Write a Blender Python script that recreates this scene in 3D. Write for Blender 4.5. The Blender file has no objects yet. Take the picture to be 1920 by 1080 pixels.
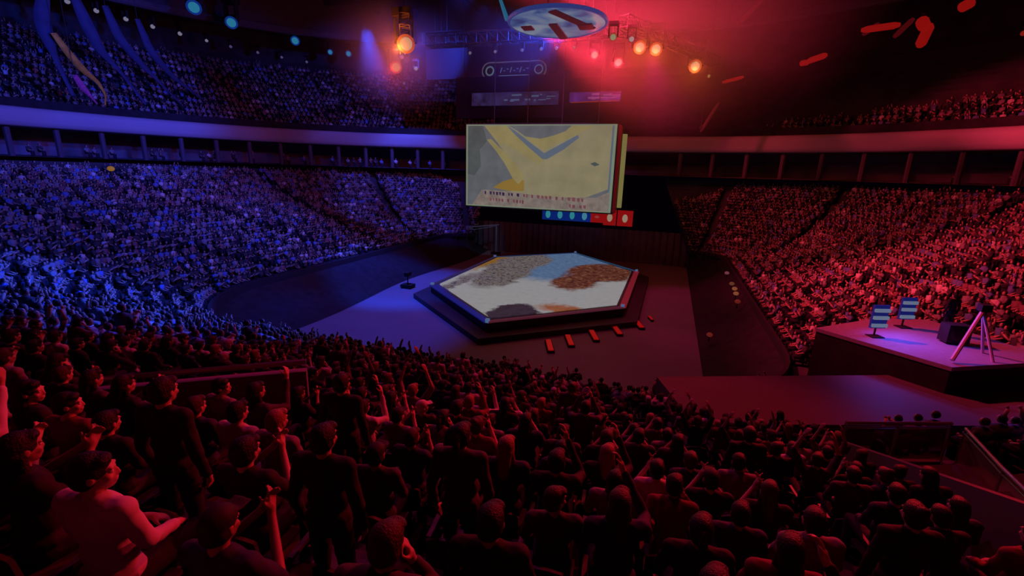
import bpy, bmesh, math, random
import numpy as np
from mathutils import Vector, Matrix
random.seed(7); rng = np.random.default_rng(7)
R = math.radians
sc = bpy.context.scene
C = sc.collection

# ------------------------------------------------------------------ camera, world, exposure
cam_d = bpy.data.cameras.new('camera'); cam = bpy.data.objects.new('camera', cam_d); C.objects.link(cam)
cam_d.sensor_width = 36.0; cam_d.lens = 36.0 * 859.5 / 1920.0; cam_d.clip_start = 0.05; cam_d.clip_end = 400
CAM = Vector((13.9, 0.0, 12.0))
cam.matrix_world = (Matrix.Translation(CAM) @ Matrix.Rotation(R(18.39), 4, 'Z') @
                    Matrix.Rotation(R(90 - 14.17), 4, 'X') @ Matrix.Rotation(R(1.74), 4, 'Z'))
sc.camera = cam
w = bpy.data.worlds.new('world'); sc.world = w; w.use_nodes = True
w.node_tree.nodes['Background'].inputs[0].default_value = (0.25, 0.05, 0.35, 1)
w.node_tree.nodes['Background'].inputs[1].default_value = 0.0025
sc.view_settings.view_transform = 'Standard'; sc.view_settings.look = 'None'
sc.view_settings.exposure = 0.0; sc.view_settings.gamma = 1.0; sc.view_settings.use_curve_mapping = False
try:
    sc.cycles.use_denoising = True
    sc.cycles.max_bounces = 5; sc.cycles.diffuse_bounces = 1; sc.cycles.glossy_bounces = 2
    sc.cycles.transmission_bounces = 3; sc.cycles.volume_bounces = 0
    sc.cycles.caustics_reflective = False; sc.cycles.caustics_refractive = False
    sc.cycles.sample_clamp_indirect = 2.0
except Exception: pass

BLUE = (0.015, 0.07, 1.0); RED = (1.0, 0.035, 0.09); PURPLE = (0.35, 0.10, 1.0); HOTRED = (1.0, 0.02, 0.02)
def spot(name, loc, target, color, power, angle, radius=0.4, blend=0.6):
    l = bpy.data.lights.new(name, 'SPOT'); l.color = color; l.energy = power
    l.spot_size = R(angle); l.spot_blend = blend; l.shadow_soft_size = radius
    o = bpy.data.objects.new(name, l); C.objects.link(o)
    d = Vector(target) - Vector(loc)
    o.matrix_world = Matrix.Translation(Vector(loc)) @ d.to_track_quat('-Z', 'Y').to_matrix().to_4x4()
    return o
# stage lighting rig: blue wash on the left half, red wash on the right half, red backlight towards the near stand
SPOTS = [
 # loc, target, colour, watts, angle
 ((4, 46, 26), (-36, 48, 8), BLUE, 30000, 70),
 ((-14, 50, 27), (-26, 63, 6), (0.05,0.08,1.0), 20000, 56),
 ((4, 20, 28), (-36, 24, 7), BLUE, 36000, 70),
 ((-6, 30, 29), (-58, 38, 19), BLUE, 40000, 42),
 ((-10, 50, 29), (-30, 78, 19), (0.04,0.08,1.0), 9000, 44),
 ((-6, 50, 29), (-46, 72, 18), (0.05,0.08,1.0), 16000, 45),
 ((-13, 38, 24), (-11.5, 41, 0), (0.0,0.07,1.0), 38000, 46),
 ((-7, 34, 24), (-8, 29, 0), (0.0,0.06,1.0), 15000, 44),
 ((0, 34, 26), (-14, 8, 6), BLUE, 80000, 54),
 ((0, 46, 26), (42, 46, 8), RED, 50000, 62),
 ((2, 26, 27), (40, 30, 8), RED, 42000, 66),
 ((0, 50, 27), (30, 62, 6), RED, 16000, 38),
 ((2, 42, 27), (57, 48, 18), RED, 60000, 34),
 ((10, 56, 25), (19, 44, 0), (1.0,0.0,0.22), 5000, 46),
 ((12, 30, 26), (16, 26, 0), (1.0,0.0,0.22), 2200, 60),
 ((20, 22, 28), (15, 8, 8), (1.0,0.015,0.05), 7000, 60),  # added overhead red, lights heads and shoulders of the near rows
 ((2, 20, 28), (8, 8, 8), (0.75,0.02,0.30), 3500, 50),  # weak magenta fill put in to lift the near rows
]
for i, (a, b, c, p, g) in enumerate(SPOTS): spot('wash_light', a, b, c, p, g, 0.5)
NEAR = [((14.9, 55.8, 23.6), (15, 5, 8), (1.0, 0.02, 0.03), 80000, 30), ((11.2, 48.0, 23.6), (12, 4, 8), (1.0, 0.02, 0.03), 66000, 27),
        ((5.4, 49.0, 23.6), (13, 10, 7), (1.0, 0.02, 0.08), 26000, 32), ((-11.1, 41.4, 23.6), (7, 8, 8), (0.75, 0.03, 0.4), 11000, 24)]
for a, b, c, p, g in NEAR: spot('wash_light', a, b, c, p, g, 0.35)
# violet wash across the face of the balcony ring
spot('wash_light', (0, 30, 27), (-48, 40, 16), (0.45, 0.12, 1.0), 6500, 44, 0.5)
spot('wash_light', (-4, 36, 27), (47, 62, 16), (1.0, 0.03, 0.08), 60000, 20, 0.5)  # narrow red spot added to brighten the right fascia
spot('wash_light', (-4, 30, 27), (50, 38, 16), (1.0, 0.03, 0.08), 60000, 18, 0.5)  # second added red spot, nearer stretch of the right fascia
spot('wash_light', (2, 44, 24), (1, 67, 3), (0.35, 0.06, 0.6), 4500, 60, 0.5)  # faint violet fill added so the far backdrop shows
spot('wash_light', (-4, 56, 14), (-11, 63.5, 3.4), (0.2, 0.55, 1.0), 900, 24, 0.2)  # small blue spot added to pick out the camera crane
spot('wash_light', (24, 30, 19), (13, 2.5, 10), (1.0, 0.015, 0.03), 22000, 26, 0.2)  # extra red side spot, added to put rims on the nearest spectators

# ------------------------------------------------------------------ helpers
MATS = {}
def lin(c):
    return tuple(((v/255)/12.92 if v/255 <= 0.04045 else ((v/255+0.055)/1.055)**2.4) for v in c)
def mat(name, col, rough=0.8, emit=None, es=1.0, noise=0.0, nscale=6.0, metal=0.0, bump=0.0, spec=0.3):
    if name in MATS: return MATS[name]
    m = bpy.data.materials.new(name); m.use_nodes = True; nt = m.node_tree; b = nt.nodes['Principled BSDF']
    b.inputs['Base Color'].default_value = (*col, 1); b.inputs['Roughness'].default_value = rough
    b.inputs['Metallic'].default_value = metal; b.inputs['Specular IOR Level'].default_value = spec
    if noise or bump:
        tc = nt.nodes.new('ShaderNodeTexCoord'); n = nt.nodes.new('ShaderNodeTexNoise'); n.inputs['Scale'].default_value = nscale
        n.inputs['Detail'].default_value = 4
        nt.links.new(tc.outputs['Object'], n.inputs['Vector'])
        if noise:
            r = nt.nodes.new('ShaderNodeValToRGB')
            r.color_ramp.elements[0].position = 0.3; r.color_ramp.elements[1].position = 0.7
            r.color_ramp.elements[0].color = (*[v*(1-noise) for v in col], 1); r.color_ramp.elements[1].color = (*[min(1, v*(1+noise)) for v in col], 1)
            nt.links.new(n.outputs['Fac'], r.inputs['Fac']); nt.links.new(r.outputs['Color'], b.inputs['Base Color'])
        if bump:
            bp = nt.nodes.new('ShaderNodeBump'); bp.inputs['Strength'].default_value = bump; bp.inputs['Distance'].default_value = 0.02
            nt.links.new(n.outputs['Fac'], bp.inputs['Height']); nt.links.new(bp.outputs['Normal'], b.inputs['Normal'])
    if emit is not None:
        b.inputs['Emission Color'].default_value = (*emit, 1); b.inputs['Emission Strength'].default_value = es
    MATS[name] = m; return m
def lamp(name, rgb, es=1.0): return mat(name, (0.02, 0.02, 0.02), 0.5, emit=lin(rgb), es=es)

class MB:
    def __init__(s): s.v = []; s.f = []; s.m = []; s.mi = 0
    def add(s, vs, fs):
        o = len(s.v); s.v += [tuple(v) for v in vs]
        for f in fs: s.f.append(tuple(i+o for i in f)); s.m.append(s.mi)
        return s
    def box(s, c, size, rot=None, taper=1.0):
        hx, hy, hz = size[0]/2, size[1]/2, size[2]/2; vs = []
        for z in (-hz, hz):
            t = taper if z > 0 else 1
            for x, y in ((-hx, -hy), (hx, -hy), (hx, hy), (-hx, hy)):
                v = Vector((x*t, y*t, z)); v = rot @ v if rot is not None else v; vs.append(v+Vector(c))
        return s.add(vs, [(3,2,1,0),(4,5,6,7),(0,1,5,4),(1,2,6,5),(2,3,7,6),(3,0,4,7)])
    def bar(s, a, b, w, h=None):
        a, b = Vector(a), Vector(b); d = b-a; L = d.length
        return s.box((a+b)/2, (w, h or w, L), d.to_track_quat('Z', 'Y').to_matrix())
    def tube(s, pts, r, n=8, cap=True):
        pts = [Vector(p) for p in pts]; rs = r if hasattr(r, '__len__') else [r]*len(pts); vs = []; fs = []
        for i, p in enumerate(pts):
            d = (pts[min(i+1, len(pts)-1)]-pts[max(i-1, 0)]).normalized()
            u = d.cross(Vector((0, 0, 1)));  u = u.normalized() if u.length > 1e-3 else Vector((1, 0, 0)); v = d.cross(u).normalized()
            for k in range(n):
                a = 2*math.pi*k/n; vs.append(p+(u*math.cos(a)+v*math.sin(a))*rs[i])
        for i in range(len(pts)-1):
            for k in range(n): fs.append((i*n+k, i*n+(k+1) % n, (i+1)*n+(k+1) % n, (i+1)*n+k))
        if cap: fs += [tuple(range(n))[::-1], tuple((len(pts)-1)*n+k for k in range(n))]
        return s.add(vs, fs)
    def ell(s, c, r, rot=None, nu=16, nv=10):
        vs = [Vector((0, 0, r[2]))]; fs = []
        for j in range(1, nv):
            t = math.pi*j/nv
            for i in range(nu):
                a = 2*math.pi*i/nu; vs.append(Vector((r[0]*math.sin(t)*math.cos(a), r[1]*math.sin(t)*math.sin(a), r[2]*math.cos(t))))
        vs.append(Vector((0, 0, -r[2])))
        for i in range(nu): fs.append((0, 1+i, 1+(i+1) % nu))
        for j in range(nv-2):
            for i in range(nu): fs.append((1+j*nu+i, 1+(j+1)*nu+i, 1+(j+1)*nu+(i+1) % nu, 1+j*nu+(i+1) % nu))
        L = len(vs)-1
        for i in range(nu): fs.append((L, 1+(nv-2)*nu+(i+1) % nu, 1+(nv-2)*nu+i))
        if rot is not None: vs = [rot @ v for v in vs]
        return s.add([v+Vector(c) for v in vs], fs)
    def cap(s, a, b, ra, rb, n=12):   # tapered capsule
        a, b = Vector(a), Vector(b); q = (b-a).to_track_quat('Z', 'Y').to_matrix(); vs = []; fs = []; rings = []
        for t in (-1.35, -0.9, -0.45, 0): rings.append((a, ra, t))
        for t in (0, 0.45, 0.9, 1.35): rings.append((b, rb, t))
        for p, r, t in rings:
            for k in range(n):
                an = 2*math.pi*k/n; vs.append(p+q @ Vector((r*math.cos(t)*math.cos(an), r*math.cos(t)*math.sin(an), r*math.sin(t))))
        for i in range(len(rings)-1):
            for k in range(n): fs.append((i*n+k, i*n+(k+1) % n, (i+1)*n+(k+1) % n, (i+1)*n+k))
        fs += [tuple(range(n))[::-1], tuple((len(rings)-1)*n+k for k in range(n))]
        return s.add(vs, fs)
    def prism(s, poly, z0, z1):
        n = len(poly); vs = [(x, y, z0) for x, y in poly]+[(x, y, z1) for x, y in poly]
        return s.add(vs, [tuple(range(n))[::-1], tuple(range(n, 2*n))]+[(i, (i+1) % n, n+(i+1) % n, n+i) for i in range(n)])
    def mesh(s, name, mats, smooth=False):
        me = bpy.data.meshes.new(name); me.from_pydata(s.v, [], s.f); me.update()
        for m in (mats if isinstance(mats, (list, tuple)) else [mats]): me.materials.append(m)
        if s.mi or any(s.m): me.polygons.foreach_set('material_index', s.m)
        if smooth: me.polygons.foreach_set('use_smooth', [True]*len(me.polygons))
        return me
    def build(s, name, mats, parent=None, smooth=False):
        o = bpy.data.objects.new(name, s.mesh(name, mats, smooth)); C.objects.link(o)
        if parent is not None: o.parent = parent
        return o
def tag(o, label=None, cat=None, group=None, kind=None):
    if label: o['label'] = label
    if cat: o['category'] = cat
    if group: o['group'] = group
    if kind: o['kind'] = kind
    return o
def thing(name, label, cat, loc=(0, 0, 0), rz=0.0, group=None):
    o = bpy.data.objects.new(name, None); C.objects.link(o); o.location = loc; o.rotation_euler = (0, 0, rz); o.empty_display_size = 0.1
    return tag(o, label, cat, group)
def copy_tree(o, parent=None):
    c = o.copy(); C.objects.link(c); c.parent = parent
    for ch in list(o.children): copy_tree(ch, c)
    return c
def struct(name, mb, mats, label, cat='structure', smooth=False):
    return tag(mb.build(name, mats, None, smooth), label, cat, kind='structure')

# ------------------------------------------------------------------ the bowl
NR = 28
def loop(f, n=14, far=True):
    """rounded rectangle round the floor, f = 0 front wall .. 1 top row; order: far right -> near right -> near left -> far left"""
    xl = -17.5-34*f; xr = 21+30*f; yn = 19-23.8*f; yf = 64+4*f; rn = 9+25*f; rf = 4+34*f
    P = []
    def arc(cx, cy, r, a0, a1):
        for i in range(n+1):
            a = a0+(a1-a0)*i/n; P.append((cx+r*math.cos(a), cy+r*math.sin(a)))
    arc(xr-rf, yf-rf, rf, math.pi/2, 0); arc(xr-rn, yn+rn, rn, 0, -math.pi/2)
    arc(xl+rn, yn+rn, rn, -math.pi/2, -math.pi); arc(xl+rf, yf-rf, rf, math.pi, math.pi/2)
    return P
ZT = lambda k: 2.15+0.34*k
M_CONC = mat('dark_concrete', (0.06, 0.06, 0.065), 0.85, noise=0.3, nscale=0.6)
M_BLACK = mat('black_drape', (0.025, 0.022, 0.028), 0.9, noise=0.3, nscale=1.5)
M_FLOOR = mat('floor_cover', (0.22, 0.21, 0.24), 0.6, noise=0.06, nscale=0.3)
mb = MB(); prev = None; N = 0
for k in range(NR+1):
    P = loop(k/NR); N = len(P); z = ZT(k)
    rows = ([(x, y, 0.0) for x, y in P] if k == 0 else [(x, y, ZT(k-1)) for x, y in P]) + [(x, y, z) for x, y in P]
    o = len(mb.v); mb.v += rows
    def quad(a, b):
        for i in range(N-1): mb.f.append((a+i, a+i+1, b+i+1, b+i)); mb.m.append(0)
    if k == 0: pass
    else: quad(prev, o)
    quad(o, o+N); prev = o+N
struct('floor_terraces', mb, M_CONC, 'stepped concrete terraces of the seating bowl around the arena floor', 'terraces')
mb = MB(); mb.prism([(-70, -20), (75, -20), (75, 90), (-70, 90)], -0.3, 0.0)
struct('floor', mb, M_FLOOR, 'flat dark arena floor around the stage', 'floor')
# black draped slopes closing the first rows on both long sides
mb = MB()
for (xa, xb, ya, yb) in ((-12.3, -17.4, 21, 67), (17.0, 20.9, 22, 67)):
    n = 24; o = len(mb.v)
    for i in range(n+1):
        y = ya+(yb-ya)*i/n; sag = 0.12*math.sin(i*1.9)
        mb.v += [(xa+(0.6*math.sin(i*0.4) if xa < 0 else 0), y, 0.02), ((xa+xb)/2, y, 1.1+sag), (xb, y, 2.3)]
    for i in range(n):
        for j in range(2): a = o+i*3+j; mb.f.append((a, a+1, a+4, a+3)); mb.m.append(0)
struct('trim_1', mb, M_BLACK, 'black drape stretched over the empty front rows along the floor', 'drape')
# guard wall on top of the stand front
mb = MB(); P = loop(0.0); Q = loop(-0.006)
o = 0; mb.v = [(x, y, 2.1) for x, y in P]+[(x, y, 2.8) for x, y in P]+[(x, y, 2.8) for x, y in Q]+[(x, y, 0.0) for x, y in Q]
for a, b in ((0, 1), (1, 2), (2, 3)):
    for i in range(N-1): mb.f.append((a*N+i, a*N+i+1, b*N+i+1, b*N+i)); mb.m.append(0)
struct('wall_front', mb, mat('barrier', (0.03, 0.028, 0.035), 0.7, noise=0.2), 'low black barrier wall along the front of the stands', 'wall')

def ringloop(off, y0=-14, n=24):
    W = 51.2+off; Y1 = 65.7+off; rad = 39.2+off; P = []
    P += [(W, y0+(Y1-rad-y0)*i/10) for i in range(10)]
    for i in range(n*2+1):
        a = math.pi/2*i/(n*2); P.append((W-rad+rad*math.cos(a), Y1-rad+rad*math.sin(a)))
    for i in range(n*2+1):
        a = math.pi/2*i/(n*2); P.append((-W+rad-rad*math.sin(a), Y1-rad+rad*math.cos(a)))
    P += [(-W, Y1-rad-(Y1-rad-y0)*(i+1)/10) for i in range(10)]
    return P
def strip(mb, prof, y0=-14):
    L = [ringloop(o, y0) for o, z in prof]; n = len(L[0]); b = len(mb.v)
    for P, (o, z) in zip(L, prof): mb.v += [(x, y, z) for x, y in P]
    for j in range(len(prof)-1):
        for i in range(n-1): mb.f.append((b+j*n+i, b+j*n+i+1, b+(j+1)*n+i+1, b+(j+1)*n+i)); mb.m.append(mb.mi)
# balcony fascia: rounded bright nose and dark soffit
mb = MB(); strip(mb, [(1.2, 15.15), (0.25, 15.15), (0.02, 15.3), (-0.05, 15.7), (-0.05, 16.6), (0.0, 16.95), (0.2, 17.1), (0.7, 17.1)])
struct('trim_2', mb, mat('fascia_white', (0.40, 0.38, 0.41), 0.5, noise=0.04, nscale=0.2), 'smooth pale balcony fascia curving round the whole arena', 'balcony fascia', True)
mb = MB(); strip(mb, [(0.75, 17.1), (0.8, 18.0), (0.9, 18.0), (1.0, 17.0)])
struct('trim_3', mb, M_BLACK, 'black rail band on top of the balcony fascia', 'balcony rail')
# concourse behind the lower bowl, under the balcony
mb = MB(); strip(mb, [(0.0, 12.1), (6.0, 12.3), (6.2, 15.2), (1.2, 15.15)])
struct('wall_concourse', mb, mat('concourse', (0.16, 0.14, 0.17), 0.7, noise=0.5, nscale=0.25), 'recessed concourse wall below the balcony', 'wall')
# upper deck terraces
NU = 16
mb = MB(); prof = []
for k in range(NU): prof += [(1.0+0.95*k, 16.6+0.72*k), (1.0+0.95*(k+1), 16.6+0.72*k)]
prof += [(17.0, 29), (17.2, 37)]
strip(mb, prof)
struct('floor_upper_deck', mb, M_CONC, 'steep stepped terraces of the upper deck', 'terraces')
mb = MB(); mb.box((0, 30, 37.3), (150, 130, 0.6)); struct('ceiling', mb, mat('ceiling_dark', (0.03, 0.03, 0.035), 0.9, noise=0.4, nscale=0.1), 'black arena ceiling', 'ceiling')
mb = MB(); mb.box((0, -16, 18), (150, 0.4, 37)); struct('wall_back', mb, M_CONC, 'dark wall behind the near stand', 'wall')
# roof rim ring with catwalk
mb = MB(); strip(mb, [(3.4, 30.2), (2.8, 30.2), (2.6, 30.4), (2.6, 31.0), (3.4, 31.1), (4.2, 37.0)])
struct('trim_4', mb, mat('roof_edge', (0.10, 0.10, 0.11), 0.7, noise=0.2), 'dark edge of the roof with a row of small lights', 'roof edge')
# ribs under the ceiling
mb = MB()
for i in range(9): mb.bar((-52, 8+i*9, 35.5), (52, 8+i*9, 35.5), 0.5, 1.6)
for i in range(7): mb.bar((-45+i*15, -10, 34.8), (-45+i*15, 82, 34.8), 0.35, 0.9)
struct('trim_5', mb, mat('roof_steel', (0.07, 0.07, 0.08), 0.6), 'dark steel beams under the roof', 'roof beams')

# black drapes hiding the far end behind the stage
mb = MB()
def drape(pts, z0, z1, amp=0.18, wl=0.9):
    b = len(mb.v); V = []; acc = 0
    for (x0, y0), (x1, y1) in zip(pts, pts[1:]):
        L = math.hypot(x1-x0, y1-y0); n = max(2, int(L/0.3)); nx, ny = -(y1-y0)/L, (x1-x0)/L
        for i in range(n):
            t = i/n; a = amp*math.sin((acc+t*L)*2*math.pi/wl); V.append((x0+(x1-x0)*t+nx*a, y0+(y1-y0)*t+ny*a))
        acc += L
    n = len(V); mb.v += [(x, y, z0) for x, y in V]+[(x, y, z1) for x, y in V]
    for i in range(n-1): mb.f.append((b+i, b+i+1, b+n+i+1, b+n+i)); mb.m.append(0)
drape([(-15.5, 66.5), (17, 66.5)], 0, 4.6)
struct('wall_far', mb, mat('backdrop_cloth', (0.13, 0.11, 0.14), 0.95, noise=0.25, nscale=0.4), 'dark cloth backdrop across the far end of the floor', 'backdrop')
mb = MB(); drape([(17, 66.5), (21, 66.3), (27, 66.0)], 0, 5.6, 0.12, 1.2)
struct('wall_far_right', mb, MATS['backdrop_cloth'], 'dark cloth backdrop closing the far right corner of the bowl', 'backdrop')

# ------------------------------------------------------------------ stage
HEX = [(-6.5, 39), (-6.5, 55), (2, 63), (10.5, 54), (10.5, 39), (2, 31)]
def grow(P, s):
    cx = sum(p[0] for p in P)/len(P); cy = sum(p[1] for p in P)/len(P); out = []
    for x, y in P:
        d = math.hypot(x-cx, y-cy); out.append((cx+(x-cx)*(d+s)/d, cy+(y-cy)*(d+s)/d))
    return out
st = thing('stage', 'low six-sided black stage with a glowing picture floor in the arena centre', 'stage', (2, 46.5, 0))
def loc(P): return [(x-2, y-46.5) for x, y in P]
m = MB(); m.prism(loc(grow(HEX, 2.6)), 0.004, 0.45); m.build('lower_step', mat('stage_black', (0.05, 0.045, 0.055), 0.5, noise=0.2), st)
m = MB(); m.prism(loc(grow(HEX, 0.9)), 0.45, 1.15); m.build('base', mat('stage_side', (0.09, 0.08, 0.10), 0.5, noise=0.2), st)
# coloured light strips round the rim
G = grow(HEX, 0.75)
for a, b, nm, rgb, wd in ((5, 0, 'rim_strip', (18, 22, 105), 0.55), (3, 4, 'rim_strip', (110, 22, 34), 0.55), (4, 5, 'rim_strip', (70, 25, 40), 0.4), (0, 1, 'rim_strip', (40, 30, 60), 0.3), (2, 3, 'rim_strip', (30, 60, 90), 0.25), (1, 2, 'rim_strip', (30, 45, 80), 0.25)):
    A, B = loc([G[a], G[b]]); m = MB(); m.bar((A[0], A[1], 1.16), (B[0], B[1], 1.16), wd, 0.12)
    m.build(nm, lamp('strip_%d_%d' % (a, b), rgb), st)
# LED floor with a snowy map picture
def led_floor():
    m = bpy.data.materials.new('led_floor'); m.use_nodes = True; nt = m.node_tree; N_ = nt.nodes; L = nt.links
    b = N_['Principled BSDF']; b.inputs['Base Color'].default_value = (0.01, 0.01, 0.01, 1); b.inputs['Roughness'].default_value = 0.35
    tc = N_.new('ShaderNodeTexCoord'); sep = N_.new('ShaderNodeSeparateXYZ')
    nz = N_.new('ShaderNodeTexNoise'); nz.inputs['Scale'].default_value = 0.55; nz.inputs['Detail'].default_value = 6; nz.inputs['Roughness'].default_value = 0.7
    L.new(tc.outputs['Object'], nz.inputs['Vector'])
    mx = N_.new('ShaderNodeVectorMath'); mx.operation = 'MULTIPLY_ADD'; mx.inputs[1].default_value = (3.2, 3.2, 0); 
    sub = N_.new('ShaderNodeVectorMath'); sub.operation = 'SUBTRACT'; sub.inputs[1].default_value = (0.5, 0.5, 0.5)
    L.new(nz.outputs['Color'], sub.inputs[0]); L.new(sub.outputs[0], mx.inputs[0]); L.new(tc.outputs['Object'], mx.inputs[2])
    L.new(mx.outputs[0], sep.inputs[0])
    def math_(op, a, b_=None, c=None):
        n = N_.new('ShaderNodeMath'); n.operation = op
        for i, v in enumerate((a, b_, c)):
            if v is None: continue
            if isinstance(v, (int, float)): n.inputs[i].default_value = v
            else: L.new(v, n.inputs[i])
        return n.outputs[0]
    X, Y = sep.outputs[0], sep.outputs[1]
    def blob(cx, cy, rx, ry, soft=0.25):
        dx = math_('DIVIDE', math_('SUBTRACT', X, cx), rx); dy = math_('DIVIDE', math_('SUBTRACT', Y, cy), ry)
        d = math_('SQRT', math_('ADD', math_('MULTIPLY', dx, dx), math_('MULTIPLY', dy, dy)))
        mr = N_.new('ShaderNodeMapRange'); mr.inputs[1].default_value = 1+soft; mr.inputs[2].default_value = 1-soft; L.new(d, mr.inputs[0]); return mr.outputs[0]
    def mix(f, a, b_):
        n = N_.new('ShaderNodeMix'); n.data_type = 'RGBA'
        if isinstance(f, (int, float)): n.inputs[0].default_value = f
        else: L.new(f, n.inputs[0])
        for i, v in ((6, a), (7, b_)):
            if isinstance(v, tuple): n.inputs[i].default_value = (*v, 1)
            else: L.new(v, n.inputs[i])
        return n.outputs[2]
    fine = N_.new('ShaderNodeTexNoise'); fine.inputs['Scale'].default_value = 1.7; fine.inputs['Detail'].default_value = 5; fine.inputs['Roughness'].default_value = 0.75
    L.new(tc.outputs['Object'], fine.inputs['Vector'])
    def ramp(src, els):
        r = N_.new('ShaderNodeValToRGB'); e = r.color_ramp.elements
        while len(e) > 1: e.remove(e[-1])
        e[0].position = els[0][0]; e[0].color = (*lin(els[0][1]), 1)
        for p, c in els[1:]: x = e.new(p); x.color = (*lin(c), 1)
        L.new(src, r.inputs['Fac']); return r.outputs['Color']
    white = ramp(fine.outputs['Fac'], [(0.25, (126, 124, 130)), (0.5, (136, 134, 136)), (0.8, (140, 139, 140))])
    ice = ramp(fine.outputs['Fac'], [(0.3, (60, 84, 118)), (0.7, (88, 108, 138))])
    rock = ramp(fine.outputs['Fac'], [(0.30, (22, 18, 22)), (0.43, (66, 58, 66)), (0.52, (112, 104, 104)), (0.6, (60, 45, 32)), (0.7, (120, 92, 66))])
    dirt = ramp(fine.outputs['Fac'], [(0.3, (34, 12, 14)), (0.48, (78, 38, 30)), (0.58, (104, 60, 44)), (0.7, (130, 104, 84))])
    purple = ramp(fine.outputs['Fac'], [(0.3, (30, 22, 34)), (0.7, (52, 36, 54))])
    orange = ramp(fine.outputs['Fac'], [(0.3, (118, 62, 36)), (0.7, (136, 80, 54))])
    c = mix(blob(0.0, 11.0, 9.5, 12.5, 0.1), white, ice)
    c = mix(blob(-5.6, 7.6, 4.2, 6.4, 0.1), c, rock)
    c = mix(blob(-4.4, -0.6, 2.6, 6.6, 0.12), c, rock)
    c = mix(blob(-8.3, 6.5, 0.8, 6.5, 0.4), c, lin((122, 84, 34)))
    c = mix(blob(5.2, 5.2, 3.6, 4.9, 0.1), c, dirt)
    c = mix(blob(3.6, -0.6, 2.3, 3.9, 0.15), c, dirt)
    c = mix(blob(1.2, -14.4, 2.0, 3.4, 0.1), c, purple)
    c = mix(blob(5.6, -11.0, 2.9, 1.1, 0.3), c, orange)
    c = mix(blob(-7.2, -6.5, 0.7, 5.0, 0.3), c, rock)
    L.new(c, b.inputs['Emission Color']); b.inputs['Emission Strength'].default_value = 1.0
    return m
m = MB(); m.prism(loc(HEX), 1.15, 1.25); m.build('picture_floor', led_floor(), st)
for i, (x, y) in enumerate(loc(G)): m = MB(); m.box((x, y, 1.25), (0.28, 0.28, 0.3)); m.build('corner_lamp', lamp('corner_lamp', (70, 90, 130)), st)

# player desks / steps with red lit fronts beside the stage
for i, (x, y) in enumerate([(6.9, 29.9), (8.0, 31.5), (9.5, 33.3), (11.0, 35.3), (12.5, 37.6), (13.4, 39.6)]):
    t = thing('floor_light', ['red glowing floor light nearest the crowd, first of the row beside the stage', 'second red glowing floor light from the near end of the row', 'third red glowing floor light from the near end of the row',
        'fourth red glowing floor light from the near end of the row', 'fifth red glowing floor light from the near end of the row', 'small dim red floor light at the far end of the row'][i], 'floor light', (x, y, 0), R(20), 'red floor lights beside the stage')
    k = 0.45 if i == 5 else 1.0
    m = MB(); m.box((0, 0, 0.09), (0.5*k, 2.2*k, 0.16)); m.build('housing', M_BLACK, t)
    m = MB(); m.box((0, 0, 0.2), (0.36*k, 2.0*k, 0.08)); m.build('lens', lamp('floor_light_red', (140, 8, 6)), t)

# camera crane at the far left of the floor
t = thing('camera_crane', 'pale blue lit camera crane standing behind the left corner of the stage', 'camera crane', (-10.1, 64.0, 0))
m = MB(); m.box((0, 0, 0.15), (1.2, 1.2, 0.24)); m.build('base', M_BLACK, t)
MC = mat('crane_blue', (0.25, 0.45, 0.6), 0.4, noise=0.1)
m = MB(); m.tube([(0, 0, 0.2), (0, 0, 4.2)], 0.09); m.build('post', MC, t)
m = MB(); m.tube([(0.4, 0, 4.4), (-3.6, -1, 3.9)], 0.08); m.tube([(0, 0, 4.2), (-3.4, -1, 3.5)], 0.05); m.build('arm', MC, t)
m = MB(); m.box((-3.9, -1.1, 3.8), (0.9, 0.6, 0.5)); m.tube([(-3.9, -1.4, 3.8), (-3.9, -1.9, 3.7)], 0.16); m.build('camera_head', MC, t)
t = thing('camera_dolly', 'small dark camera dolly alone on the blue lit floor', 'camera dolly', (-11.0, 40.5, 0))
m = MB(); m.prism([(-0.6, -0.5), (0.6, -0.5), (0.6, 0.5), (-0.6, 0.5)], 0.1, 0.4)
for a in (-0.45, 0.45):
    for b in (-0.45, 0.45): m.ell((a, b, 0.1), (0.1, 0.14, 0.1), nu=10, nv=6)
m.build('base', M_BLACK, t)
m = MB(); m.tube([(0, 0, 0.4), (0, 0, 1.3)], 0.06); m.build('pedestal', M_BLACK, t)
m = MB(); m.box((0, 0, 1.45), (0.4, 0.75, 0.4)); m.tube([(0, 0.35, 1.45), (0, 0.7, 1.45)], [0.1, 0.14]); m.build('camera_head', M_BLACK, t)

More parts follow.
